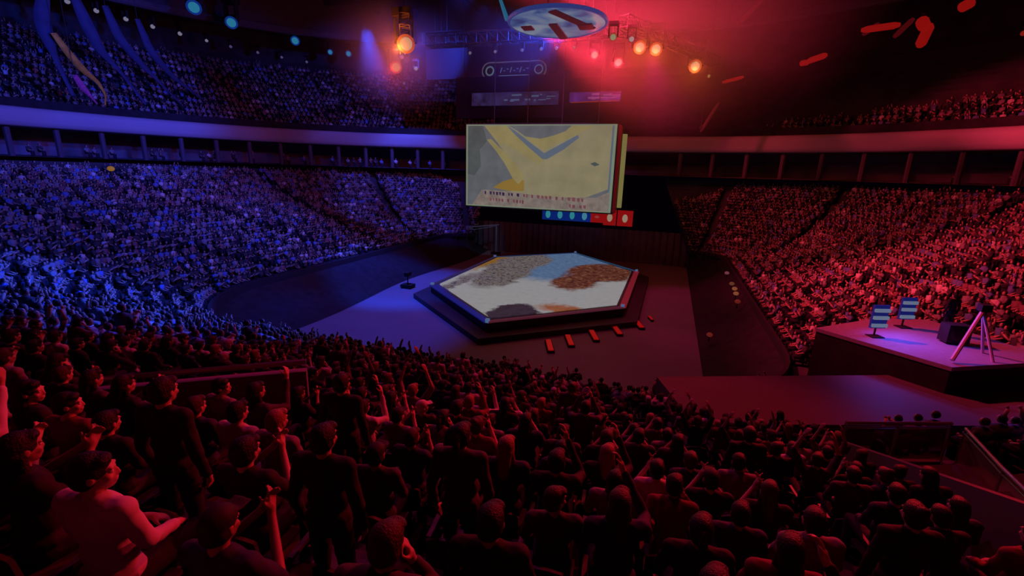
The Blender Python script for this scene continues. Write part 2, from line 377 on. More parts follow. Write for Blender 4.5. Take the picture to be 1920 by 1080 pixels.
# ------------------------------------------------------------------ hanging screen cube
sx0, sx1, sz0, sz1, sy = -8.7, 8.05, 8.1, 17.05, 50.0
W_, H_ = sx1-sx0, sz1-sz0
t = thing('hanging_screen', 'large hanging video screen box showing a pale yellow picture above the stage', 'screen', ((sx0+sx1)/2, sy, sz0))
m = MB(); m.box((0, 2.6, H_/2), (W_+0.3, 5.0, H_+0.3)); m.build('housing', mat('screen_housing', (0.06, 0.05, 0.06), 0.6, noise=0.1), t)
def led(name, rgb, var=0.06, sc_=0.5):
    if name in MATS: return MATS[name]
    m_ = mat(name, (0.01, 0.01, 0.01), 0.4, emit=lin(rgb)); nt = m_.node_tree
    tc = nt.nodes.new('ShaderNodeTexCoord'); n = nt.nodes.new('ShaderNodeTexNoise'); n.inputs['Scale'].default_value = sc_; n.inputs['Detail'].default_value = 5
    r = nt.nodes.new('ShaderNodeValToRGB'); nt.links.new(tc.outputs['Object'], n.inputs['Vector']); nt.links.new(n.outputs['Fac'], r.inputs['Fac'])
    r.color_ramp.elements[0].position = 0.3; r.color_ramp.elements[1].position = 0.7
    r.color_ramp.elements[0].color = (*[v*(1-var*3) for v in lin(rgb)], 1); r.color_ramp.elements[1].color = (*[v*(1+var*3) for v in lin(rgb)], 1)
    nt.links.new(r.outputs['Color'], nt.nodes['Principled BSDF'].inputs['Emission Color']); return m_
pal = [led('led_grey', (88, 90, 94)), led('led_olive', (126, 118, 92), 0.04), led('led_yellow', (130, 119, 80), 0.04), led('led_orange', (128, 102, 46), 0.03),
       led('led_bluegrey', (84, 94, 108), 0.03), led('led_pale', (116, 104, 98), 0.08, 1.5), led('led_border', (112, 122, 104), 0.02), led('led_navy', (40, 26, 62), 0.1), led('led_rose', (104, 60, 66), 0.1), led('led_darkgrey', (72, 76, 76), 0.06)]
m = MB(); layer = [0]
def poly(mi, uv):   # uv in 0..1 of the screen, v from top
    m.mi = mi; d = -0.06-0.004*layer[0]; layer[0] += 1
    m.add([(-W_/2+u*W_, d, H_-v*H_) for u, v in uv], [tuple(range(len(uv)))])
poly(6, [(0, 0), (0, 1), (1, 1), (1, 0)])
poly(0, [(.012, .015), (.012, .985), (.982, .985), (.982, .015)])
poly(9, [(.012, .015), (.012, .6), (.06, .62), (.11, .5), (.10, .3), (.15, .2), (.12, .015)])
poly(1, [(.15, .015), (.24, .25), (.36, .50), (.42, .72), (.38, .78), (.30, .80), (.5, .84), (.8, .86), (.982, .72), (.982, .015), (.75, .015), (.55, .25), (.3, .015)])
poly(3, [(.20, .76), (.27, .68), (.34, .64), (.42, .66), (.42, .79), (.3, .79)])
poly(2, [(.15, .18), (.18, .17), (.30, .36), (.43, .60), (.38, .71), (.34, .64), (.28, .46), (.22, .32)])
poly(2, [(.13, .015), (.29, .015), (.33, .08), (.46, .24), (.56, .39), (.5, .5), (.36, .42), (.22, .2)])
poly(1, [(.24, .2), (.36, .3), (.6, .55), (.62, .8), (.45, .8), (.42, .6)])
poly(0, [(.31, .015), (.72, .015), (.68, .08), (.6, .13), (.52, .16), (.42, .14)])
poly(2, [(.42, .14), (.52, .165), (.6, .13), (.68, .08), (.72, .015), (.86, .015), (.75, .12), (.6, .24), (.55, .30), (.47, .22)])
poly(4, [(.29, .015), (.345, .07), (.43, .18), (.55, .33), (.66, .22), (.76, .12), (.77, .15), (.68, .28), (.57, .40), (.54, .40), (.44, .26), (.33, .09)])
poly(9, [(.85, .44), (.88, .42), (.91, .45), (.88, .47)])
poly(4, [(.972, .015), (.984, .015), (.984, .985), (.972, .985)])
poly(5, [(.12, .79), (.3, .80), (.6, .845), (.9, .83), (.982, .76), (.982, .985), (.05, .985)])
rg = random.Random(3)
for row, (v0, v1, u0, u1, cols) in enumerate(((.805, .85, .14, .82, (7, 7, 8, 8, 8)), (.885, .93, .18, .84, (8, 8, 5, 5, 8)))):
    u = u0
    while u < u1:
        du = rg.uniform(.012, .026); ci = cols[min(4, int((u-u0)/(u1-u0)*5))]; vv = (u-u0)*0.06
        poly(ci, [(u, v0+vv), (u+du*.8, v0+vv+rg.uniform(0, .01)), (u+du*.7, v1+vv), (u+du*.1, v1+vv-rg.uniform(0, .015))]); u += du+rg.choice((.004, .006, .022))
m.build('display', pal, t)
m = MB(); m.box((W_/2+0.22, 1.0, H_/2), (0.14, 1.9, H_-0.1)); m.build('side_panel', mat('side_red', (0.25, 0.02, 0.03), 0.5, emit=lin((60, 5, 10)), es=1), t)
m = MB(); m.box((W_/2+0.35, 4.7, H_/2-0.15), (0.5, 0.75, H_-0.9)); m.build('side_light', led('led_side', (116, 108, 62), 0.03), t)
m = MB()
mat('cable', (0.05, 0.05, 0.05), 0.5)
for x in (-6, -2, 2, 6): m = MB(); m.tube([(x, 2.5, H_), (x, 2.5, 36-sz0)], 0.05, 6); m.build('hanging_cable', MATS['cable'], t)

# row of small lit panels under the screen: blue ones then red ones
x = 0.2
for i in range(7):
    blue = i < 4; px = 0.35+i*1.45+(0.25 if i == 6 else 0)
    nm = ['leftmost', 'second', 'third', 'fourth'][i] + ' blue lit light box from the left under the hanging screen' if blue else ['first red lit light box beside the blue ones under the screen', 'middle red lit light box under the screen corner', 'rightmost red lit light box beyond the screen corner'][i-4]
    t = thing('light_box', nm, 'light box', (px, 53.5, 6.75), 0, 'lamp panels under the hanging screen')
    m = MB(); m.box((0, 0.12, 0.55), (1.42 if i < 6 else 1.7, 0.2, 1.3 if i < 5 else 1.75)); m.build('housing', lamp('panel_back_b' if blue else 'panel_back_r', (4, 30, 100) if blue else (128, 8, 10)), t)
    m = MB(); m.ell((0, 0, 0.55), (0.3 if i != 4 else .26, 0.08, 0.46 if i != 4 else .15), nu=14, nv=8); m.build('lens', lamp('panel_lens_b' if i < 3 else ('panel_lens_c' if blue else ('panel_lens_r' if i == 4 else 'panel_lens_w')), (58, 118, 140) if blue and i else ((40, 120, 130) if blue else ((130, 50, 50) if i == 4 else (140, 120, 100)))), t)
    m = MB(); m.tube([(0, 0.1, 1.2), (0, 0.1, 2.0)], 0.05, 6); m.build('bracket', M_BLACK, t)

# dark header panels, badge and truss above the far side of the screen
t = thing('header_panel', 'wide dark grey violet panel hanging high behind the screen', 'panel', (-9.8, 58, 23.3))
m = MB(); m.box((0, 0, 1.9), (16.4, 0.5, 3.6)); m.build('board', mat('header_board', (0.05, 0.045, 0.06), 0.8), t)
for x in (-7, 7): m = MB(); m.tube([(x, 0, 3.7), (x, 0, 12)], 0.05, 6); m.build('hanging_cable', MATS['cable'], t)
t = thing('badge_sign', 'long rounded pale badge sign with worn illegible marks on the dark panel', 'sign', (-5.9, 57.55, 24.1))
m = MB(); hx, hz = 4.1, 0.95
ol = [(hx-hz+hz*math.sin(a), hz*math.cos(a)) for a in [math.pi*i/12 for i in range(13)]]+[(-hx+hz-hz*math.sin(a), -hz*math.cos(a)) for a in [math.pi*i/12 for i in range(13)]]
m.tube([(x, 0, z) for x, z in ol]+[(ol[0][0], 0, ol[0][1])], 0.07, 6, False); m.build('rim', lamp('badge_rim', (70, 64, 68)), t)
m = MB(); n = len(ol); m.add([(x, 0.12, z) for x, z in ol], [tuple(range(n))]); pl_ = m.build('plate', mat('badge_plate', (0.03, 0.03, 0.04), 0.6), t)
m = MB(); m.tube([(-3.1+0.5*math.cos(a), -0.02, 0.5*math.sin(a)) for a in [i*math.pi/6 for i in range(13)]], 0.1, 5)
m.tube([(3.2+0.5*math.cos(a), -0.02, 0.5*math.sin(a)) for a in [i*math.pi/6 for i in range(13)]], 0.07, 5)
for i in range(9): m.tube([(-1.7+i*0.42, -0.02, -0.25+0.4*((i*7) % 3)/2), (-1.5+i*0.42, -0.02, 0.35-0.4*((i*5) % 3)/2)], 0.055, 5)
m.tube([(-1.9, -0.02, -0.6), (1.9, -0.02, -0.6)], 0.05, 5)
m.build('emblem', lamp('badge_mark', (70, 84, 92)), pl_)
t = thing('header_panel', 'lower black box panel hanging just above the screen', 'panel', (-6.3, 57, 18.5))
m = MB(); m.box((0, 0, 2.4), (13.8, 0.6, 4.8)); m.build('board', mat('header_low', (0.012, 0.008, 0.012), 0.9), t)
for x in (-6, 6): m = MB(); m.tube([(x, 0, 4.7), (x, 0, 17)], 0.05, 6); m.build('hanging_cable', MATS['cable'], t)
# lit strips (ribbon screens)
for (x0, x1, z0, z1, y, lab, rgb, rgb2) in ((-10.9, 0.2, 19.9, 21.4, 56.4, 'blue grey ribbon screen on the lower black panel above the screen', (26, 26, 62), (60, 74, 104)), (1.4, 7.3, 20.2, 21.3, 57.0, 'violet ribbon screen with orange lower edge above the screen corner', (58, 24, 88), (120, 60, 110))):
    t = thing('ribbon_screen', lab, 'ribbon screen', ((x0+x1)/2, y, z0)); w_ = x1-x0; h_ = z1-z0
    m = MB(); m.box((0, 0.15, h_/2), (w_+0.1, 0.2, h_+0.1)); m.build('housing', M_BLACK, t)
    m = MB(); m.box((0, 0, h_/2), (w_, 0.08, h_)); m.build('display', led('rib'+lab[:4], rgb, 0.25, 1.2), t)
    m = MB(); rg = random.Random(5)
    for i in range(12): u = rg.uniform(-.1, .45)*w_; m.box((u, -0.06, h_*rg.uniform(.3, .8)), (rg.uniform(.2, 1.1), 0.04, rg.uniform(.08, .2)))
    m.build('bright_marks', lamp('ribm'+lab[:4], rgb2), t)
    if x0 > 0: m = MB(); m.bar((-w_/2+.2, -0.08, -0.02), (w_/2, -0.08, 0.1), 0.1); m.build('orange_edge', lamp('rib_orange', (120, 40, 16)), t)

def truss(name, label, a, b, h=1.0, loc_mat=None, cat='lighting truss'):
    a, b = Vector(a), Vector(b); t = thing(name, label, cat, a); d = b-a; L = d.length; u = d.normalized(); s = u.cross(Vector((0, 0, 1))).normalized()*h/2; up = Vector((0, 0, h/2))
    m = MB(); Z = Vector((0, 0, 0))
    for c in (s+up, s-up, -s+up, -s-up): m.tube([Z+c, d+c], 0.07, 6)
    m.build('chords', loc_mat, t)
    m = MB(); n = max(2, int(L/h))
    for i in range(n):
        p = u*(L*i/n); q = u*(L*(i+1)/n)
        for c1, c2 in ((s+up, s-up), (-s+up, -s-up), (s+up, -s+up), (s-up, -s-up)):
            m.tube([p+c1, q+c2], 0.035, 5); m.tube([p+c1, p+c2], 0.035, 5)
    m.build('bracing', loc_mat, t)
    for f in (0.1, 0.9): m = MB(); m.tube([d*f+up, d*f+Vector((0, 0, 37-(a+d*f).z))], 0.03, 5); m.build('hanging_cable', MATS['cable'], t)
    return t
MT = mat('truss_steel', (0.06, 0.055, 0.06), 0.5, metal=0.5, noise=0.1)
truss('lighting_truss', 'long dark lighting truss carrying a row of small white lamps across the hall', (-11.5, 46.5, 24.9), (9.5, 47.2, 24.9), 1.1, MT)
truss('lighting_truss', 'short lighting truss on the right carrying the orange haloed lamps', (8.5, 44.5, 24.9), (17.2, 61.5, 24.9), 0.9, MT)
truss('lighting_truss', 'lighting truss on the left holding the big orange lamp', (-10.0, 39.5, 24.9), (-23.2, 61, 24.9), 0.9, MT)
truss('lighting_truss', 'high upper truss above the header panel', (-18, 57.5, 28.2), (5, 58.3, 27.9), 1.2, MT)

# halo disc: underside of a round lit scenic piece
t = thing('ceiling_disc', 'round pale blue and white lit disc hanging under the roof at top centre', 'light disc', (3.7, 40.3, 23.8))
def disc_mat():
    m_ = bpy.data.materials.new('disc_lit'); m_.use_nodes = True; nt = m_.node_tree; b = nt.nodes['Principled BSDF']; b.inputs['Base Color'].default_value = (.01, .01, .01, 1)
    tc = nt.nodes.new('ShaderNodeTexCoord'); n = nt.nodes.new('ShaderNodeTexNoise'); n.inputs['Scale'].default_value = 0.45; n.inputs['Detail'].default_value = 3; n.inputs['Distortion'].default_value = 0.6
    r = nt.nodes.new('ShaderNodeValToRGB'); nt.links.new(tc.outputs['Object'], n.inputs['Vector']); nt.links.new(n.outputs['Fac'], r.inputs['Fac'])
    e = r.color_ramp.elements; e[0].position = 0.3; e[0].color = (*lin((30, 36, 90)), 1); e[1].position = 0.62; e[1].color = (*lin((112, 122, 140)), 1)
    x = e.new(0.42); x.color = (*lin((62, 82, 126)), 1); x = e.new(0.52); x.color = (*lin((92, 104, 132)), 1)
    nt.links.new(r.outputs['Color'], b.inputs['Emission Color']); b.inputs['Emission Strength'].default_value = 1.0; return m_
m = MB(); m.prism([(3.9*math.cos(a), 3.9*math.sin(a)) for a in [2*math.pi*i/40 for i in range(40)]], 0, 0.25); m.build('lit_face', disc_mat(), t)
m = MB(); m.tube([(3.95*math.cos(2*math.pi*i/40), 3.95*math.sin(2*math.pi*i/40), 0.1) for i in range(41)], 0.16, 6, False); m.build('rim', lamp('disc_rim', (36, 50, 110)), t)
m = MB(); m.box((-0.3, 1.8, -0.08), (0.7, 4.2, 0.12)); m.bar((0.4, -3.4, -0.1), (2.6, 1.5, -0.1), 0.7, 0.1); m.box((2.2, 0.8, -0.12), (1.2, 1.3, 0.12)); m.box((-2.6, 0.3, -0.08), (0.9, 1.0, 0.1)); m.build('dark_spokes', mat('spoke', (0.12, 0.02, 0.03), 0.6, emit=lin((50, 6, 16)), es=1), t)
for a in (0.5, 2.6, 4.7): m = MB(); m.tube([(3*math.cos(a), 3*math.sin(a), 0.2), (3*math.cos(a), 3*math.sin(a), 13)], 0.03, 5); m.build('hanging_cable', MATS['cable'], t)
t = thing('moving_light', 'cyan stick lamp hanging at the left edge of the round disc', 'stage light', (-0.9, 41.0, 24.6))
m = MB(); m.tube([(0, 0, 0), (-0.7, 0, 1.7)], [0.2, 0.13], 8); m.build('lens', lamp('cyan_stick', (20, 90, 122)), t)
m = MB(); m.tube([(-0.7, 0, 1.7), (-0.75, 0, 12.4)], 0.03, 6); m.build('hanging_cable', MATS['cable'], t)

# moving lights
def moving_light(loc_, target, label, core, halo=None, size=0.5, group=None, es=1.0, top=None):
    t = thing('stage_light', label, 'stage light', loc_, 0, group); aim = (Vector(target)-Vector(loc_)).normalized()
    m = MB(); m.box((0, 0, size*1.7), (size*1.3, size*0.9, size*0.45)); m.build('base', M_BLACK, t)
    m = MB(); m.box((-size*0.62, 0, size*0.8), (size*0.14, size*0.4, size*1.6)); m.box((size*0.62, 0, size*0.8), (size*0.14, size*0.4, size*1.6)); m.box((0, 0, size*1.5), (size*1.3, size*0.4, size*0.12)); m.build('yoke', M_BLACK, t)
    m = MB(); m.tube([-aim*size*0.8, -aim*size*0.3, aim*size*0.45], [size*0.36, size*0.5, size*0.54], 14); h = m.build('head', M_BLACK, t)
    if halo: m = MB(); m.tube([aim*size*0.45, aim*size*0.5], [size*0.54, size*0.54], 18); m.build('painted_halo', lamp('halo_%d_%d_%d' % halo, halo), h)  # lamp's coloured halo painted as a glowing ring around the lens
    m = MB(); m.tube([aim*size*0.46, aim*size*0.56], [size*0.42, size*0.34], 16); m.build('lens', lamp('core_%d_%d_%d_%g' % (*core, es), core, es), h)
    if top: m = MB(); m.tube([(0, 0, size*1.8), (0, 0, top-loc_[2])], 0.03, 5); m.build('hanging_cable', MATS['cable'], t)
    return t
W0 = (15, 3, 10)
for (p, lab, core, halo, s) in [
 ((-11.1, 41.4, 23.4), 'big white lamp with wide orange halo at the left end of the truss', (150, 128, 96), (150, 48, 6), 1.5),
 ((-17.7, 50.1, 23.4), 'orange red lamp below the big orange one', (150, 116, 60), (140, 26, 10), 1.25),
 ((-14.4, 46.0, 23.4), 'violet pink small lamp between the two orange lamps', (104, 66, 118), None, 0.5),
 ((-15.8, 51.3, 23.4), 'small cream lamp right of the orange red lamp', (128, 122, 106), None, 0.5),
 ((-22.3, 59.3, 23.4), 'tiny pale violet lamp lowest of the left lamp cluster', (84, 76, 108), None, 0.4),
 ((5.4, 49.0, 23.4), 'white lamp in the red haze below the disc, left one', (150, 130, 116), (150, 40, 30), 0.75),
 ((7.3, 52.6, 23.4), 'white lamp in the red haze, lowest of the cluster', (150, 132, 120), (140, 30, 30), 0.9),
 ((9.8, 47.1, 23.4), 'left lamp of the orange haloed pair', (150, 134, 116), (148, 60, 10), 1.05),
 ((11.2, 48.0, 23.4), 'right lamp of the orange haloed pair', (150, 134, 116), (148, 60, 10), 1.05),
 ((14.9, 55.8, 23.4), 'lone bright lamp with orange halo at the right end of the truss', (150, 138, 108), (146, 60, 8), 1.2),
 ((16.6, 61.3, 23.4), 'tiny yellowish lamp beside the lone orange lamp', (124, 112, 60), None, 0.4),
 ((7.9, 43.0, 23.3), 'greenish white lamp at the right rim of the disc', (130, 130, 104), (140, 50, 20), 0.6),
 ((9.3, 44.3, 23.4), 'white lamp just right of the disc rim', (146, 128, 128), (120, 20, 30), 0.55)]:
    moving_light(p, W0, lab, core, halo, s, 'bright stage lamps on the trusses')
for i, xx in enumerate((-6.7, -4.0, -1.2, 0.7, 2.2, 3.9)):
    moving_light((xx, 46.3, 23.5), W0, ['leftmost dim lamp', 'second dim lamp', 'third lamp', 'fourth lamp', 'fifth lamp', 'rightmost lamp'][i]+' of the small row on the long dark truss', (92, 84, 80), None, 0.34, 'small lamps along the dark truss')
# cyan lamps at the top left under the roof
for i, (p, s) in enumerate((((-41.7, 45.2, 30), 1.5), ((-42.6, 51.0, 30), 1.4), ((-40.9, 60.2, 30), 1.2), ((-40.5, 67.2, 30), 0.8), ((-38.1, 68.7, 30), 0.9))):
    moving_light(p, (-20, 20, 10), ['long cyan blue lamp nearest the top edge on the left', 'cyan blue lamp with bright core, second from the top left', 'cyan lamp in the middle of the left row under the roof', 'small cyan lamp left of the last pair', 'small cyan lamp at the end of the left row'][i], (34, 108, 140), (6, 40, 116), s, 'cyan lamps under the roof on the left', 1.0, 34)
# row of small white lamps on the roof edge at the left
k = 0
for (x, y) in ((-54.4, 40.3), (-54.8, 43.5), (-54.7, 46.8), (-54.6, 50.1), (-54.2, 53.6), (-53.8, 57.4), (-53.2, 61.0), (-52.0, 65.0), (-50.6, 68.6), (-48.8, 72.4), (-46.6, 76.0), (-43.2, 79.6)):
    k += 1; moving_light((x+1.0, y*0.965, 29.4), (0, 20, 5), ['tiny white', 'bright white'][k < 6]+' roof edge lamp, number %d in the curved row counted from the picture edge' % k, (110, 106, 126) if k < 7 else (66, 58, 100), None, 0.62 if k < 6 else 0.5, 'white lamps along the left roof edge', 1.0, 31)
# red banners of light on the right
for i, (a, b, r_) in enumerate((((34.3, 74, 30.5), (37.5, 71.8, 30.3), .45), ((38.2, 68.0, 29.6), (39.3, 70.0, 29.5), .7), ((39.5, 69.3, 29.5), (39.8, 71.5, 27.8), .65), ((40.6, 63.8, 30), (40.2, 65, 29.8), .6), ((37.2, 72, 29.0), (38.6, 71.4, 30.8), .35), ((28.4, 71.4, 26.6), (30.1, 70.1, 27.0), .42), ((27.6, 71.4, 26.4), (28.6, 71.4, 26.5), .4), ((34.9, 75.4, 30.3), (36.1, 74.2, 31.2), .35), ((19.0, 63.0, 29.0), (21.2, 61.0, 31.0), .3), ((18.2, 62.0, 22.8), (20.4, 62.5, 23.4), .22), ((16.4, 60.0, 17.2), (18.0, 60.4, 20.4), .2))):
    t = thing('red_lamp', ['long bright red lamp bar at the bend of the right roof row', 'wide red lamp blob near the top right', 'slanted red lamp just under the wide one at top right', 'red lamp touching the top edge at right', 'thin dim red lamp bar slanting up at right', 'red lamp bar at the left end of the right roof row', 'short red lamp at the far left of the right roof row', 'small slanted red lamp joining the bar', 'thin dark red lamp streak at the top edge right of centre', 'tiny orange lamp right of the lone orange stage lamp', 'thin dim red upright lamp over the balcony at centre right'][i], 'red lamp', a, 0, 'red lamps under the right side of the roof')
    d = Vector(b)-Vector(a); m = MB(); r_ *= 0.85; m.tube([(0, 0, 0), d*0.15, d*0.85, d], [r_*0.6, r_, r_, r_*0.6], 10); m.build('lens', lamp('redbar%d' % (i in (4, 7, 8, 10)), (128, 12, 10) if i not in (4, 7, 8, 10) else (66, 6, 10)), t)
    m = MB(); m.box((0, 0, r_+0.25), (0.3, 0.3, 0.3)); m.tube([(0, 0, r_+0.3), (0, 0, 35-a[2])], 0.04, 5); m.build('hanging_cable', MATS['cable'], t)
for i, (x, y, z) in enumerate(((49.9, 86.0-14, 27.6), (50.2, 70, 27.9), (50.5, 67.6, 28.6), (50.7, 65, 29.0))):
    moving_light((x-3, y*0.93, z), (10, 10, 10), ['leftmost', 'second', 'third', 'rightmost'][i]+' small red lamp of the high row at the far right', (120, 24, 14), None, 0.6, 'small red lamps high on the right', 1.0, 36)

#SECTION2
# ------------------------------------------------------------------ people
VOX = 0.0085
def remesh(mb, name, vox, smooth=3, fold=0.0, mats=None):
    me = mb.mesh('tmp', []); o = bpy.data.objects.new('tmp', me); C.objects.link(o)
    a = o.modifiers.new('r', 'REMESH'); a.mode = 'VOXEL'; a.voxel_size = vox; a.use_smooth_shade = True
    s = o.modifiers.new('s', 'SMOOTH'); s.factor = 0.5; s.iterations = smooth
    dg = bpy.context.evaluated_depsgraph_get(); dg.update()
    out = bpy.data.meshes.new_from_object(o.evaluated_get(dg)); out.name = name
    bpy.data.objects.remove(o); bpy.data.meshes.remove(me)
    n = len(out.vertices)
    if fold:
        co = np.empty(n*3); out.vertices.foreach_get('co', co); co = co.reshape(-1, 3)
        no = np.empty(n*3); out.vertices.foreach_get('normal', no); no = no.reshape(-1, 3)
        f = np.sin(co[:, 2]*55+np.sin(co[:, 0]*23)*2)*0.5+np.sin(co[:, 0]*41+co[:, 2]*27+np.cos(co[:, 1]*30)*2)*0.5
        co += no*(f*fold)[:, None]; out.vertices.foreach_set('co', co.ravel())
    out.materials.clear()
    for m in (mats or []): out.materials.append(m)
    out.polygons.foreach_set('use_smooth', [True]*len(out.polygons)); out.update()
    return out
SKIN = mat('skin', (0.50, 0.33, 0.25), 0.55, spec=0.3); SKIN2 = mat('skin_tan', (0.36, 0.22, 0.15), 0.55)
EYE = mat('eye_white', (0.7, 0.7, 0.68), 0.3)
HAIR = [mat('hair_black', (0.012, 0.010, 0.010), 0.5, bump=0.6, nscale=90), mat('hair_brown', (0.05, 0.025, 0.014), 0.5, bump=0.6, nscale=90), mat('hair_fair', (0.28, 0.17, 0.08), 0.5, bump=0.6, nscale=90)]
CAPM = [mat('cap_black', (0.02, 0.02, 0.022), 0.7), mat('cap_white', (0.55, 0.55, 0.55), 0.7)]
CLOTH = [('black', mat('cloth_black', (0.018, 0.018, 0.02), 0.8)), ('dark grey', mat('cloth_dark', (0.06, 0.06, 0.065), 0.8)), ('navy', mat('cloth_navy', (0.03, 0.04, 0.09), 0.8)),
         ('mid grey', mat('cloth_grey', (0.22, 0.22, 0.23), 0.8)), ('pale', mat('cloth_pale', (0.55, 0.54, 0.53), 0.8)), ('maroon', mat('cloth_maroon', (0.16, 0.03, 0.04), 0.8))]
TROU = [mat('denim_dark', (0.03, 0.035, 0.06), 0.85), mat('trouser_black', (0.015, 0.015, 0.017), 0.85)]
SHOE = mat('shoe', (0.03, 0.03, 0.03), 0.5)
def stripe_mat():
    m_ = mat('cloth_striped', (0.4, 0.4, 0.4), 0.8); nt = m_.node_tree; wv = nt.nodes.new('ShaderNodeTexWave'); wv.bands_direction = 'Z'; wv.inputs['Scale'].default_value = 5.5
    tc = nt.nodes.new('ShaderNodeTexCoord'); r = nt.nodes.new('ShaderNodeValToRGB'); r.color_ramp.interpolation = 'CONSTANT'; r.color_ramp.elements[1].position = 0.6
    r.color_ramp.elements[0].color = (.02, .02, .02, 1); r.color_ramp.elements[1].color = (.7, .66, .66, 1)
    nt.links.new(tc.outputs['Object'], wv.inputs['Vector']); nt.links.new(wv.outputs['Fac'], r.inputs['Fac']); nt.links.new(r.outputs['Color'], nt.nodes['Principled BSDF'].inputs['Base Color']); return m_
STRIPED = stripe_mat()

def hand(mb, wrist, d, n, side, curl=0.6, sc_=1.0):
    """palm and five separate fingers; d = direction of the hand, n = palm normal (fingers curl towards it)"""
    d = d.normalized(); s = d.cross(n).normalized()*side; n = s.cross(d).normalized()*side
    if n.length < .5: n = Vector((0, 0, 1))
    def P(a, b, c): return wrist+(s*a+d*b+n*c)*sc_
    mb.cap(P(0, 0, 0), P(0, 0.03, 0), 0.026*sc_, 0.026*sc_)
    for a in (-0.028, -0.010, 0.009, 0.027): mb.cap(P(a*0.6, 0.02, 0), P(a, 0.085, 0.002), 0.016*sc_, 0.0125*sc_, 8)
    for k, (a, L) in enumerate(((0.029, 0.070), (0.0105, 0.080), (-0.0085, 0.074), (-0.027, 0.058))):
        c = curl*(0.85+0.12*k); p = P(a, 0.088, 0.002); ang = c*0.45; spread = a*1.3
        for seg, (f, r0, r1) in enumerate(((0.45, 0.0098, 0.0090), (0.32, 0.0090, 0.0082), (0.23, 0.0082, 0.0070))):
            dd = (d*math.cos(ang)+n*math.sin(ang)+s*spread*(3 if seg == 0 else 1)).normalized(); q = p+dd*L*f*sc_
            mb.cap(p, q, r0*sc_, r1*sc_, 8); p = q; ang += c*0.7
    p = P(0.020, 0.022, 0.004)
    for dd, L, r0, r1 in (((0.8, 0.65, 0.25), 0.042, 0.0145, 0.0115), ((0.5, 0.85, 0.35), 0.032, 0.0112, 0.0098), ((0.25, 0.9, 0.45), 0.025, 0.0098, 0.008)):
        v = (s*dd[0]+d*dd[1]+n*dd[2]).normalized(); q = p+v*L*sc_; mb.cap(p, q, r0*sc_, r1*sc_, 8); p = q

def head_shapes(mb, c, rot):
    def E(p, r, q=None): mb.ell(c+rot @ Vector(p), r, rot @ q if q is not None else rot)
    def K(a, b, ra, rb): mb.cap(c+rot @ Vector(a), c+rot @ Vector(b), ra, rb, 10)
    E((0, -0.012, 0.022), (0.077, 0.096, 0.092)); E((0, 0.022, -0.03), (0.064, 0.070, 0.080)); E((0, 0.045, -0.078), (0.040, 0.040, 0.032))
    K((0, 0.088, 0.008), (0, 0.101, -0.030), 0.008, 0.0115); K((-0.010, 0.094, -0.032), (0.010, 0.094, -0.032), 0.007, 0.007)
    K((-0.045, 0.078, 0.022), (0.045, 0.078, 0.022), 0.011, 0.011)
    K((-0.019, 0.088, -0.056), (0.019, 0.088, -0.056), 0.0075, 0.0075); K((-0.015, 0.086, -0.067), (0.015, 0.086, -0.067), 0.0075, 0.0075)
    for s in (-1, 1):
        E((s*0.042, 0.058, -0.028), (0.024, 0.024, 0.022))
        E((s*0.078, -0.010, -0.008), (0.010, 0.020, 0.032)); K((s*0.081, -0.018, 0.016), (s*0.082, -0.004, -0.032), 0.007, 0.006)

POSES = {}
def pose(name, stand=False, lean=0.0, armL=None, armR=None, yaw=0, nod=0, words=''):
    POSES[name] = dict(stand=stand, lean=lean, armL=armL, armR=armR, yaw=yaw, nod=nod, words=words)
LAP = ((.255, .03, .82), (.12, .33, .66)); CLAP = ((.27, .10, .86), (.045, .33, 1.06)); PHONE = ((.25, .20, .98), (.075, .40, 1.27)); UP = ((.32, .10, 1.30), (.22, .10, 1.56)); CHEEK = ((.24, .26, .92), (.10, .12, 1.13))
pose('sit', armL=LAP, armR=LAP, words='seated facing ahead')
pose('sit_turned', armL=LAP, armR=LAP, yaw=-48, words='head turned')
pose('sit_clap', armL=CLAP, armR=CLAP, words='clapping')
pose('sit_phone', armL=LAP, armR=PHONE, words='one hand raised', nod=-5)
pose('sit_up', armL=UP, armR=UP, words='arms up', nod=-8)
pose('sit_lean', lean=0.35, armL=LAP, armR=CHEEK, words='leaning forward', nod=8)
S = 0.42
def st_(a): return tuple((x, y, z+S) for x, y, z in a)
DOWN = ((.27, -.03, 1.13), (.26, .06, .86))
pose('stand', True, armL=DOWN, armR=DOWN, words='standing')
pose('stand_phone', True, armL=st_(PHONE), armR=st_(PHONE), words='standing with both hands raised before the face', nod=-6)
pose('stand_up', True, armL=DOWN, armR=st_(UP), words='standing with one arm raised')

